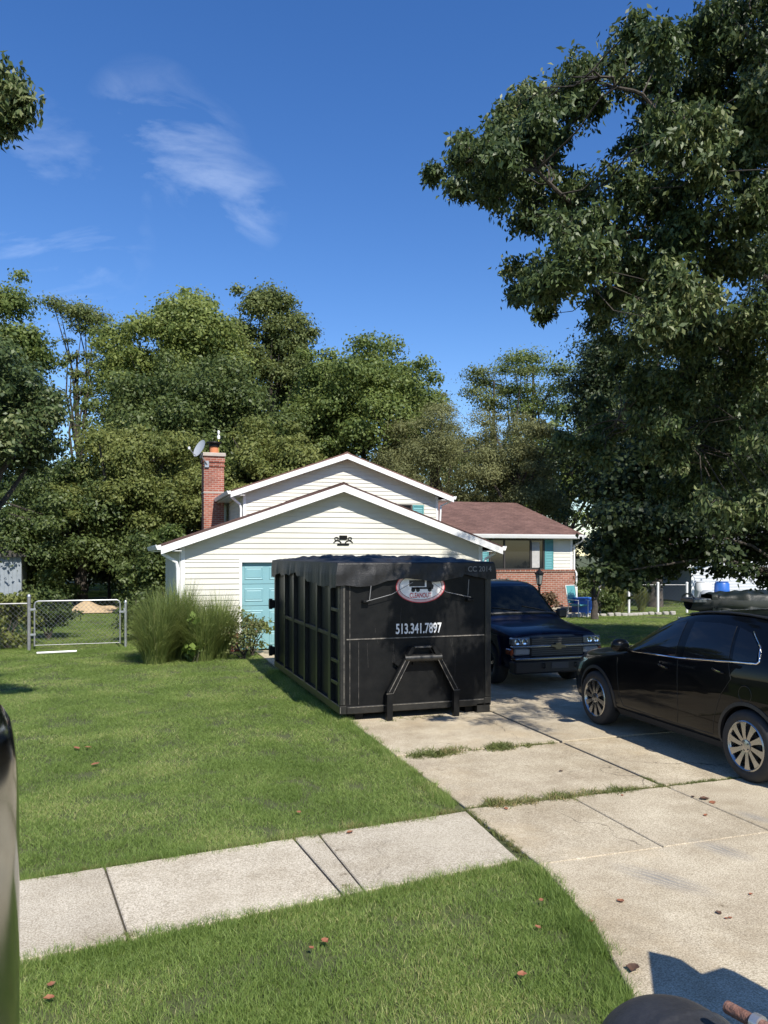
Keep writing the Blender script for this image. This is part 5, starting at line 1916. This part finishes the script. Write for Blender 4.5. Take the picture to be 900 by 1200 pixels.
shrub('door_shrub', 'thin leggy shrub in front of the teal garage door', (2.72, 17.75), (.40, .3, .55), 420, .085, L_YEL, 61, 12)
shrub('corner_shrub', 'low shrub with dry reddish tips beside the dumpster end', (2.45, 17.2), (.5, .4, .45), 1500, .06, leaf_mat('dry_leaf', (0.075, 0.10, 0.035), (0.18, 0.20, 0.07), .3, .6, (0.22, 0.14, 0.09)), 62, 12)
shrub('vine_shrub', 'broad leaved vine growing through the ornamental grass', (1.42, 16.9), (.32, .2, .5), 110, .14, leaf_mat('vine_leaf', (0.10, 0.17, 0.03), (0.20, 0.27, 0.06), .35, .5), 63, 8, .95, stems=3, sr=.006)
shrub('fence_shrub', 'bush with pale yellow leaves at the gate hinge post', (-2.75, 21.0), (.75, .5, .72), 2000, .11, L_YEL, 64, 16)
shrub('fence_shrub', 'dark bush behind the left part of the gate', (-1.95, 22.9), (.75, .7, .7), 3000, .10, L_DARK, 65, 18)
shrub('fence_shrub', 'dark bush pressing against the latch side of the gate', (.45, 21.6), (.6, .6, .8), 2600, .10, L_DARK, 66, 16)
shrub('fence_shrub', 'vine covered bush on the fence outside the pale grass clump', (-3.4, 20.6), (1.3, .5, .8), 3600, .11, L_YEL, 67, 18)
shrub('fence_shrub', 'bush in the shade along the fence near the shed', (-4.9, 20.2), (1.2, .6, .7), 3000, .10, L_MID, 68, 16)
c = P(700, 716, 30.0)
shrub('bed_shrub', 'low dark shrub in the flower bed by the blue bin', (c.x, c.y), (1.0, .5, .45), 1800, .10, L_DARK, 69, 14)
c = P(640, 712, 27.5)
shrub('bed_shrub', 'reddish brown shrub in front of the brick wall', (c.x, c.y), (.6, .4, .5), 1500, .09, leaf_mat('brown_leaf', (0.09, 0.055, 0.03), (0.15, 0.10, 0.05), .25, .6), 70, 12)
for k, (px, dd, lab) in enumerate(((716, 30.6, 'pale weeds climbing the far fence beside the young tree'), (727, 30.8, 'olive weeds on the far fence next to the first post'), (752, 31.2, 'tall yellow green weeds between the two far fence posts'))):
    c = P(px, 716, dd)
    grass_clump('tall_weeds', lab, (c.x, c.y), 420, 1.05, .5, leaf_mat('weed_pale', (0.10, 0.12, 0.03), (0.22, 0.24, 0.07), .3, .6), 71 + k, .03)

# ------------------------------------------------------------------ chain-link gate and fence
GT_ = 20.3
M_OLDPIPE = mat('old_pipe', (0.20, 0.205, 0.21), 0.5, (0.30, 0.30, 0.30), 12, metal=.5)


def chain_mesh(b, x0, x1, z0, z1, y, step=.075, r=.0028):
    L_ = z1 - z0
    x = x0 - L_
    while x < x1:
        for sg in (1, -1):
            a0, a1 = (x, z0), (x + L_, z1)
            if sg < 0:
                a0, a1 = (x, z1), (x + L_, z0)
            q0 = max(0, (x0 - x) / L_)
            q1 = min(1, (x1 - x) / L_)
            if q1 > q0:
                b.tube([(a0[0] + (a1[0] - a0[0]) * q0, y + sg * .002, a0[1] + (a1[1] - a0[1]) * q0), (a0[0] + (a1[0] - a0[0]) * q1, y + sg * .002, a0[1] + (a1[1] - a0[1]) * q1)], r, 3, False)
        x += step * 1.41


gx0, gx1 = -2.05, -.12
gate = thing('chain_link_gate', 'silver tube chain link gate closing the side yard', 'gate', (0, GT_, 0))
zt = 1.17
fr = [(gx0, 0, .10), (gx0, 0, zt - .08), (gx0 + .025, 0, zt - .025), (gx0 + .08, 0, zt), (gx1 - .08, 0, zt), (gx1 - .025, 0, zt - .025), (gx1, 0, zt - .08), (gx1, 0, .10)]
MB().tube(fr, .019, 8).build('frame', mat('gate_pipe', (0.36, 0.37, 0.38), 0.45, (0.28, 0.29, 0.30), 9, metal=.6), gate, 40)
MB().tube([(gx0, 0, .12), (gx1, 0, .12)], .008, 6).build('bottom_wire', M_OLDPIPE, gate)
b = MB()
chain_mesh(b, gx0 + .02, gx1 - .02, .13, zt - .03, 0)
b.build('wire_mesh', M_GALV, gate)
for z in (.35, .95):
    MB().box(gx0 - .10, gx0 + .03, -.028, .028, z, z + .05, .005).build('hinge', M_GALV, gate)
MB().box(gx1 - .02, gx1 + .12, -.03, .03, .85, .90, .006).box(gx1 + .08, gx1 + .12, -.03, .03, .90, .97, .005).build('latch', M_GALV, gate)
for nm, x, r, h, lab in (('gate_post', gx0 - .12, .042, 1.30, 'weathered grey hinge post of the chain link gate'), ('gate_post', gx1 + .13, .034, 1.12, 'thinner latch post of the chain link gate by the grass')):
    o = thing(nm, lab, 'post', (x, GT_, 0))
    MB().tube([(0, 0, -.2), (0, 0, h)], r, 12).build('pipe', M_OLDPIPE if r > .04 else M_GALV, o, 40)
    MB().lathe([(0, h + .05), (r * .7, h + .035), (r * 1.12, h), (r * 1.12, h - .03)], 12).build('cap', M_GALV, o, 40)
fence = thing('chain_link_fence', 'old chain link fence running from the gate toward the shed', 'fence', (0, GT_, 0))
MB().tube([(gx0 - .16, 0, 1.12), (-9.5, 0, 1.12)], .02, 8).build('top_rail', M_OLDPIPE, fence)
b = MB()
chain_mesh(b, -6.5, gx0 - .17, .08, 1.10, 0, .085)
b.build('wire_mesh', M_OLDPIPE, fence)
for x in (-4.6, -7.0, -9.4):
    MB().tube([(x, 0.03, -.1), (x, 0.03, 1.15)], .025, 8).build('fence_post', M_OLDPIPE, fence)
pp = G(45, 768), G(88, 767)
rod = thing('loose_pipe', 'short white pipe lying on the grass before the gate', 'pipe', ((pp[0][0] + pp[1][0]) / 2, (pp[0][1] + pp[1][1]) / 2, .06))
MB().tube([(-.42, 0, 0), (.42, .02, .01)], .022, 8).build('rod', M_WHITE, rod, 40)

# tan straw mat on the grass beyond the gate
c = G(105, 718)
mt_ = thing('straw_mat', 'crumpled tan straw mat lying on the lawn beyond the gate', 'mat', (c[0], c[1], 0.02))
MB().grid(lambda u, v: ((u - .5) * 1.9 + .25 * (v - .5), (v - .5) * 1.8, .03 + .36 * max(0, math.sin(u * 2.6 + .35) * v) * (.8 + .3 * math.sin(u * 9 + v * 5))), 26, 20).build('sheet', mat('straw', (0.42, 0.30, 0.17), 0.95, (0.55, 0.42, 0.26), 9, .5, 40), mt_, 'all')

# grey shed at the left
c = P(-4, 690, 31)
shed = thing('shed', 'grey board shed in the shade of the left trees', 'shed', (c.x - 1.2, c.y, 0))
M_GREY = mat('shed_grey', (0.20, 0.23, 0.26), 0.7, (0.26, 0.29, 0.32), 3)
sw_ = MB().box(-1.6, 2.1, .02, 2.4, 0, 2.25).build('wall', M_GREY, shed)
for k in range(24):
    MB().box(-1.6 + k * .154, -1.6 + k * .154 + .145, -.005, .018, 0.02, 2.24, .003).build('board', M_GREY, sw_)
MB().prism([(-1.85, 2.2), (2.35, 2.2), (.25, 3.0)], 1, -.2, 2.6).build('roof', mat('shed_roof', (0.06, 0.055, 0.05), .9), shed)

# ------------------------------------------------------------------ far right yard
c = P(632, 700, 25.0)
lamp = thing('lamp_post', 'black lantern on a post in front of the brick wall', 'lamp post', (c.x, c.y, 0))
MB().lathe([(.11, 0), (.11, .06), (.06, .12), (.045, .2), (.035, 1.2), (.05, 1.24), (.03, 1.28)], 14).build('post', M_BLACKST, lamp, 40)
MB().lathe([(.03, 1.27), (.08, 1.32), (.085, 1.34)], 6).build('lantern_base', M_BLACKST, lamp)
MB().lathe([(.078, 1.341), (.13, 1.66)], 6).build('lantern_glass', mat('lantern_glass', (0.20, 0.21, 0.20), 0.08, spec=.8), lamp)
ls = MB()
for k in range(6):
    a = 2 * math.pi * k / 6
    ls.tube([(.082 * math.cos(a), .082 * math.sin(a), 1.34), (.135 * math.cos(a), .135 * math.sin(a), 1.66)], .008, 4)
ls.build('lantern_bar', M_BLACKST, lamp)
MB().lathe([(.17, 1.66), (.175, 1.675), (.06, 1.78), (.03, 1.80), (.02, 1.86), (0, 1.88)], 6).build('lantern_roof', M_BLACKST, lamp)

for k, (px, py, lab, m_) in enumerate(((576, 692, 'trailing green plant on the ledge nearest the garage corner', L_MID), (598, 690, 'teal tinted hanging plant on the brick wall under the window', leaf_mat('teal_leaf', (0.05, 0.11, 0.08), (0.14, 0.22, 0.18), .25, .5)), (624, 694, 'dark green hanging plant beside the lantern', L_MID))):
    c = P(px, py, 28.1)
    pl = thing('wall_plant', lab, 'plant', (c.x, WT - .32, c.z), 0, 'plants hung on the brick wall')
    MB().lathe([(0, -.02), (.10, -.02), (.14, .16), (.15, .16), (.15, .18), (.12, .17)], 12, (0, .03, 0)).build('pot', mat('pot_brown', (0.10, 0.06, 0.04), .8), pl, 40)
    MB().box(-.02, .02, .16, .195, -.05, .15).build('pot_bracket', M_BLACKST, pl)
    r = np.random.default_rng(80 + k)
    V, Q = foliage(r, auto_blobs(r, (0, 0, .12), (.30, .18, .30), 10, .5, -.9), 700, .09, .5, .5, .2)
    V[:, 1] = np.minimum(V[:, 1], .17)
    link('foliage', np_mesh('foliage', V, Q, m_), pl)

c = P(683, 705, 28.9)
M_BLUEP = mat('blue_plastic', (0.02, 0.10, 0.42), 0.4, (0.03, 0.14, 0.50), 4)
bin_ = thing('storage_bin', 'bright blue plastic bin by the corner of the brick wall', 'bin', (c.x, c.y, 0))
MB().prism([(-.30, .0), (.30, .0), (.36, .62), (-.36, .62)], 1, -.22, .22).build('tub', M_BLUEP, bin_)
MB().box(-.39, .39, -.26, .26, .622, .70, .02).build('lid', M_BLUEP, bin_)
c = P(676, 700, 28.3)
chair = thing('patio_chair', 'white framed patio chair with teal cushions beside the blue bin', 'chair', (c.x + .2, c.y + .25, 0), .3)
for x in (-.26, .26):
    MB().tube([(x, -.25, 0), (x, -.25, .62), (x, .22, .64)], .016, 6).build('arm_leg', M_WHITE, chair)
    MB().tube([(x, .25, 0), (x, .22, .45), (x, .36, 1.15)], .016, 6).build('back_leg', M_WHITE, chair)
MB().box(-.25, .25, -.25, .23, .40, .48, .03).build('seat_cushion', M_TEAL, chair)
bk = MB().box(-.24, .24, -.03, .05, 0, .66, .03)
bk.v = [(p[0], p[1] + .25 + p[2] * .2, p[2] + .49) for p in bk.v]
bk.build('back_cushion', M_TEAL, chair)
MB().tube([(-.26, .36, 1.15), (.26, .36, 1.15)], .016, 6).build('back_bar', M_WHITE, chair)

# stone edging of the bed
edging = MB()
for k in range(34):
    x, y = 10.8 + k * .27, 24.85 + .12 * math.sin(k * .7)
    stn = MB()
    h = .10 + .05 * random.random()
    stn.box(-.12, .12, -.08, .08, -.02, h, .03)
    o = stn.build('edging_stone', mat('stone', (0.28, 0.26, 0.23), .9, (0.38, 0.36, 0.32), 7, .4, 20), None, 40)
    o.location = (x, y, 0)
    o.rotation_euler = (0, 0, random.uniform(-.2, .2))
    tag(o, 'pale edging stone bordering the bed before the brick wall', 'stone', 'edging stones along the flower bed')

f2 = thing('yard_fence', 'chain link fence with pale posts across the far lawn', 'fence', (0, 0, 0))
q0, q1 = P(737, 718, 30.6), P(771, 719, 30.6)
dv_ = (q1 - q0)
dv_.z = 0
for k in (-3, -2, -1, 0, 1, 2):
    p = q0 + dv_ * k
    MB().tube([(p.x, p.y, -.1), (p.x, p.y, 1.16)], .045, 8).lathe([(0, 1.22), (.05, 1.2), (.055, 1.15)], 8, (p.x, p.y, 0)).build('fence_post', M_WHITE if k > -2 else M_GALV, f2, 40)
a, b_ = q0 - dv_ * 3, q0 + dv_ * 2
MB().tube([(a.x, a.y, 1.1), (b_.x, b_.y, 1.1)], .012, 6).build('top_rail', M_OLDPIPE, f2)
ml = (b_ - a).length
cm = MB()
chain_mesh(cm, 0, ml, .06, 1.08, 0, .11, .003)
dd_ = (b_ - a).normalized()
cm.v = [(a.x + dd_.x * p[0], a.y + dd_.y * p[0] + p[1], p[2]) for p in cm.v]
cm.build('wire_mesh', M_OLDPIPE, f2)

# neighbour's grey-white sided outbuilding
M_NSID = mat('neighbour_siding', (0.55, 0.57, 0.60), .5, (0.50, 0.52, 0.55), 1.0)
c = P(811, 700, 37)
nb_ = thing('neighbour_garage', 'pale grey sided garage next door with barrels against it', 'garage', (c.x, c.y, 0), -.20)
nw = MB().box(0, 9, .02, 7, 0, 1.75).prism([(0, 1.75), (9, 1.75), (4.5, 3.4)], 1, .02, 7).build('wall', M_NSID, nb_)
for k in range(24):
    z0 = .05 + k * .14
    lo = max(0, (z0 + .14 - 1.75) / .367)
    if 9 - 2 * lo < .3:
        break
    MB().add([(lo, .018, z0), (9 - lo, .018, z0), (9 - lo, -.004, z0), (lo, -.004, z0), (lo, .018, z0 + .138), (9 - lo, .018, z0 + .138), (9 - lo, .014, z0 + .138), (lo, .014, z0 + .138)],
             [(0, 1, 2, 3), (3, 2, 6, 7), (0, 4, 5, 1), (0, 3, 7, 4), (1, 5, 6, 2), (4, 7, 6, 5)]).build('siding_board', M_NSID, nw)
nr_ = MB()
nr_.prism([(-.45, 1.62), (4.5, 3.44), (4.5, 3.56), (-.45, 1.74)], 1, -.3, 7.2)
nr_.prism([(4.5, 3.44), (9.45, 1.62), (9.45, 1.74), (4.5, 3.56)], 1, -.3, 7.2)
nro = nr_.build('roof', mat('grey_shingle', (0.10, 0.10, 0.105), .9, (0.14, 0.14, 0.14), 6, .4, 30), nb_)
MB().prism([(-.47, 1.58), (4.5, 3.405), (4.5, 3.55), (-.47, 1.73)], 1, -.33, -.303).build('rake_board', M_WHITE, nro)
MB().box(-.04, .07, -.02, .016, 0, 1.7).build('corner_trim', M_WHITE, nb_)
c = P(797, 690, 52)
cb = thing('cream_house', 'cream walled house corner showing between the tree and grey garage', 'house', (c.x, c.y, 0), -.15)
MB().box(0.15, 5, 0, 6, 0, 2.9).build('wall', M_SIDING, cb)
MB().box(-2.6, .14, .6, 6, 0, 2.7).build('porch', mat('brown_wall', (0.08, 0.06, 0.045), .9, (0.12, 0.09, 0.07), 4), cb)
MB().prism([(-3, 2.7), (5.4, 2.9), (1.4, 4.2)], 1, -.3, 6.3).build('roof', M_ROOF, cb)
for k, (px, lab) in enumerate(((781, 'red and white lawn chair turned toward the cream house'), (789, 'red and white lawn chair next to the cream wall'))):
    c = P(px, 694, 46)
    ch_ = thing('lawn_chair', lab, 'chair', (c.x, c.y, 0), .4 * k - .2, 'lawn chairs by the cream house')
    s_ = MB().box(-.28, .28, -.28, .25, .36, .42)
    s_.build('seat', mat('chair_red', (0.42, 0.05, 0.03), .6), ch_)
    bk = MB().box(-.28, .28, .2, .25, .43, 1.0)
    bk.v = [(p[0], p[1] + (p[2] - .4) * .35, p[2]) for p in bk.v]
    bk.build('back', mat('chair_red', (0.42, 0.05, 0.03), .6), ch_)
    for x in (-.3, .3):
        MB().tube([(x, -.3, 0), (x, -.3, .6), (x, .3, .62), (x, .34, 0)], .03, 5).build('leg', M_WHITE, ch_)
for nm, lab, px, m_, rr_ in (('rain_barrel', 'white plastic barrel against the pale grey garage', 824, mat('white_plastic', (0.72, 0.74, 0.76), .4), .36), ('rain_barrel', 'royal blue plastic barrel beside the white barrel', 846, M_BLUEP, .32)):
    c = P(px, 700, 34.5)
    o = thing(nm, lab, 'barrel', (c.x, c.y, 0))
    MB().lathe([(0, 0), (rr_ * .9, 0), (rr_ * .97, .05), (rr_, .3), (rr_ * 1.03, .34), (rr_, .38), (rr_, .66), (rr_ * 1.03, .7), (rr_, .74), (rr_ * .96, 1.0), (rr_ * .88, 1.04), (0, 1.05)], 22).build('drum', m_, o, 40)
    MB().lathe([(rr_ * .86, 1.051), (rr_ * .9, 1.07), (rr_ * .84, 1.09), (0, 1.09)], 22).build('lid', m_, o, 40)

# covered boat on its trailer behind the black car
c = P(803, 727, 23.5)
boat = thing('boat_trailer', 'boat on a trailer covered by shiny dark green tarp', 'boat', (c.x + .1, c.y, 0), -.32)


def hull(u, v):
    x = u * 5.4
    w = .85 * min(1, .45 + u * 2.2)
    a = v * math.pi
    return (x, -math.cos(a) * w, .95 - .55 * math.sin(a) * (.6 + .4 * min(1, u * 3)))


MB().grid(hull, 20, 14).build('hull', mat('aluminium', (0.16, 0.17, 0.175), .4, (0.12, 0.13, 0.135), 5, metal=.6), boat, 'all')


def cover(u, v):
    x = .55 + u * 4.9
    a = v * 2 - 1
    w = .93 * min(1, .6 + u * 2)
    y = a * w
    z = 1.12 + .10 * math.sin(u * 3.1) - .10 * abs(a) ** 2
    if abs(a) > .72:
        z -= (abs(a) - .72) * 3.0
        y += .05 * math.sin(x * 9 + a * 3) * (abs(a) - .72) * 3
    return (x, y, z + .025 * math.sin(x * 7 + a * 4) + .015 * math.sin(x * 15 - a * 7))


MB().grid(cover, 90, 40).build('cover', mat('green_tarp', (0.008, 0.012, 0.011), .45, (0.014, 0.019, 0.017), 5, .3, 14, spec=.25), boat, 'all')
MB().tube([(-.3, 0, .36), (0, 0, .36), (.6, .6, .36), (4.2, .6, .36)], .05, 6).tube([(0, 0, .38), (.6, -.6, .36), (4.2, -.6, .36)], .05, 6).tube([(3.2, -.95, .32), (3.2, .95, .32)], .04, 6).tube([(-.2, 0, 0), (-.2, 0, .40)], .035, 6).build('trailer_frame', M_GALV, boat)
MB().tube([(0, -.45, 1.0), (.02, -.2, 1.1), (.02, .2, 1.1), (0, .45, 1.0)], .03, 6).box(-.04, .5, -.5, .5, .86, .98, .02).build('bow_deck', mat('aluminium', (0.16, 0.17, 0.175)), boat)
for y in (-.95, .95):
    w_ = link('wheel', None, boat, (3.2, y, .3))
    MB().lathe([(.16, -.08), (.27, -.09), (.30, -.05), (.30, .05), (.27, .09), (.16, .08)], 24, axis='Y').build('tyre', M_RUBBER, w_, 40)
    MB().lathe([(0, -.04), (.165, -.05), (.165, .05), (0, .04)], 20, axis='Y').build('rim', M_GALV, w_, 40)
c = P(829, 705, 29)
dm = thing('kettle_grill', 'round grey lid of a grill standing behind the covered boat', 'grill', (c.x, c.y, 0))
MB().lathe([(0, .98), (.15, .96), (.25, .88), (.29, .74), (.30, .72)], 20).build('lid', mat('grill_grey', (0.36, 0.38, 0.40), .35), dm, 60)
MB().lathe([(.30, .715), (.28, .6), (.2, .5), (0, .45)], 20).build('bowl', M_BLACKST, dm, 60)
for k in range(3):
    a = 2.1 * k
    MB().tube([(.18 * math.cos(a), .18 * math.sin(a), .52), (.3 * math.cos(a), .3 * math.sin(a), 0)], .014, 6).build('leg', M_GALV, dm)

# ------------------------------------------------------------------ fallen leaves
M_FALL = mat('fallen_leaf', (0.20, 0.06, 0.03), .7, (0.30, 0.14, 0.07), 30)
M_FALLD = mat('fallen_dark', (0.05, 0.03, 0.02), .7, (0.12, 0.06, 0.035), 30)


def fallen(px, py, size, z, dark, lab, cat='leaf', grp=None):
    x, y = G(px, py)
    a = random.uniform(0, 6.28)
    m = MB()
    N_ = 10
    vs = []
    size *= .78
    cu = random.uniform(.2, .7)
    for k in range(N_ + 1):
        q = k / N_
        w = size * .36 * math.sin(math.pi * q ** .8) * (1 + .2 * math.sin(q * 14)) + .0006
        for e in (-1, 0, 1):
            vs.append(((q - .5) * size, e * w, size * (cu * abs(e) * .35 * math.sin(math.pi * q) + .25 * cu * (q - .5) ** 2 * 4)))
    fs = [(k * 3 + j, k * 3 + j + 1, k * 3 + 4 + j, k * 3 + 3 + j) for k in range(N_) for j in range(2)]
    m.add(vs, fs)
    o = m.build('fallen_leaf', M_FALLD if dark else M_FALL, None, 'all', (x, y, z))
    o.rotation_euler = (random.uniform(-.15, .15), random.uniform(-.15, .15), a)
    tag(o, lab, cat, grp)


for px, py, s in ((727, 1062, .075), (693, 1086, .06), (842, 1076, .06), (856, 1082, .04), (826, 941, .12), (835, 945, .10), (812, 938, .05), (827, 960, .06), (729, 936, .04), (658, 907, .07), (880, 1054, .04), (593, 952, .06), (851, 1083, .03)):
    fallen(px, py, s, .034, py in (1076, 941, 938, 907), 'small curled brown leaf lying on the driveway concrete', 'leaf', 'fallen leaves on the driveway')
for px, py, s in ((112, 900, .13), (90, 881, .12), (103, 880, .10), (410, 981, .08), (60, 1163, .07), (57, 1180, .07), (381, 1112, .07), (365, 1120, .05), (350, 957, .06), (630, 1095, .06), (612, 1152, .07), (634, 1062, .05)):
    fallen(px, py, s, .042 if py != 981 else .034, False, 'curled reddish brown leaf lying on the grass', 'leaf', 'fallen leaves on the lawn')
fallen(742, 1144, .12, .034, True, 'thin dark twig like leaf lying on the driveway by the lawn edge', 'leaf')

# ------------------------------------------------------------------ the truck at the camera: mirror, fender and clamped bar
own = thing('service_truck', 'near truck with chrome mirror back, black fender and rusty clamped bar', 'truck', (0, 0, 0))


def C(px, py, D):
    return P(px, py, D)


# chrome back of the door mirror, a tall shallow bowl at the left edge
mc = C(-15, 1130, .95)
mm = MB()
prof = []
for j in range(25):
    v = j / 24 * 2 - 1
    for i in range(25):
        u = i / 24 * 2 - 1
        e = (abs(u) ** 3.2 + abs(v) ** 5) ** .5
        dep = .016 * (1 - min(1, e) ** 2) ** .5 if e < 1 else 0
        k_ = 1 / max(1, (abs(u) ** 3.2 + abs(v) ** 5) ** (1 / 4.2))
        prof.append((u * .074 * k_, dep, v * .315 * k_))
mm.add(prof, [(j * 25 + i, j * 25 + i + 1, (j + 1) * 25 + i + 1, (j + 1) * 25 + i) for j in range(24) for i in range(24)])
mirror = mm.build('mirror_back', mat('mirror_chrome', (0.42, 0.44, 0.43), 0.12, (0.36, 0.38, 0.37), 20, metal=1.0), own, 'all')
mirror.location = mc
mirror.rotation_euler = (0, 0, R(-90) - YAW)
MB().tube([(.0, -.02, .335), (.03, -.015, .31), (.05, -.012, .25), (.055, -.012, .21)], .010, 8).lathe([(0, -.012), (.009, -.01), (.009, .010), (0, .012)], 10, (.056, .004, .245), 'Y').build('mirror_bracket', M_BLACKST, mirror, 40)
MB().tube([mc + Vector((-.02, -.03, -.3)), mc + Vector((-.3, -.2, -.45)), (-.95, -.1, 1.2)], .022, 8).build('mirror_arm', M_BLACKST, own)
# cab body behind and below the lens, on its wheels
MB().box(-1.1, 1.3, -4.2, -.35, .55, 1.25, .06).build('cab', M_DKPLAST, own)
# black fender whose crown shows at the bottom of the picture
fc = C(816, 1224, 2.3)
fd = MB()


def fend(u, v):
    a = u * math.pi
    rr = .20
    x = -math.cos(a) * rr
    z = math.sin(a) * .13
    y = (v - .5) * .50
    bul = .03 * math.cos((v - .5) * math.pi)
    rib = .006 * (math.exp(-((v - .62) / .03) ** 2) + math.exp(-((v - .30) / .03) ** 2))
    s_ = 1 - .9 * max(0, abs(v - .5) * 2 - .6) ** 2
    return (fc.x + x * s_, fc.y + y, fc.z - .10 + (z + bul + rib) * s_)


fd.grid(fend, 40, 40)
fd.build('fender', mat('fender_black', (0.022, 0.022, 0.024), .5, (0.035, 0.035, 0.036), 40, .15, 80), own, 'all')
b0 = C(852, 1180, 2.25)
b1 = C(935, 1226, 2.05)
MB().tube([b0, b1, b1 + (b1 - b0) * 2.0], .018, 12).build('rusty_bar', mat('rust', (0.13, 0.055, 0.035), .8, (0.22, 0.12, 0.09), 30, .5, 80), own, 40)
cq = b0.lerp(b1, .46)
axd = (b1 - b0).normalized()
MB().tube([cq - axd * .012, cq + axd * .012], .026, 14).tube([cq + Vector((-.055, -.02, -.02)), cq + Vector((.03, .0, -.012))], .013, 8).build('pipe_clamp', M_GALV, own, 40)
# wheel under the fender and an unseen plate added to cast the cornered shadow
w_ = link('wheel', None, own, (fc.x, fc.y, .34))
MB().lathe([(.20, -.10), (.31, -.11), (.34, -.07), (.34, .07), (.31, .11), (.20, .10)], 36, axis='X').build('tyre', M_RUBBER, w_, 40)
MB().lathe([(0, -.05), (.205, -.06), (.205, .06), (0, .05)], 24, axis='X').build('rim', M_GALV, w_, 40)
MB().tube([(fc.x + .16, fc.y, .34), (fc.x + .16, fc.y, fc.z - .06)], .025, 8).tube([(fc.x + .16, fc.y, .34), (fc.x, fc.y, .34)], .03, 8).build('fender_post', M_DKPLAST, own)
MB().tube([(fc.x + .16, fc.y, .34), (1.25, -.5, .60)], .05, 8).build('axle_arm', M_DKPLAST, own)


def caster(px, py, z):
    """point at height z whose shadow falls on the ground at a pixel"""
    x, y = G(px, py)
    return Vector((x, y, 0)) + TO_SUN * (z / TO_SUN.z)


q = [caster(755, 1118, 1.62), caster(782, 1124, 1.60), caster(813, 1146, 1.50), caster(842, 1137, 1.58), caster(905, 1172, 1.40), caster(930, 1260, .9), caster(770, 1250, .9)]
n = len(q)
back = TO_SUN * -.0 + Vector((.03, -.05, 0))
sb = MB().add([tuple(p) for p in q] + [tuple(p + back) for p in q], [tuple(range(n)), tuple(range(n, 2 * n))[::-1]] + [(i, (i + 1) % n, n + (i + 1) % n, n + i) for i in range(n)])
sb.build('shadow_plate', M_DKPLAST, own)  # out-of-frame plate, its outline made from the shadow it is added to cast
MB().tube([q[5], (q[5].x, q[5].y - .1, .6), (1.2, -.6, .8)], .03, 6).build('shadow_plate_bracket', M_DKPLAST, own)  # holds the added plate
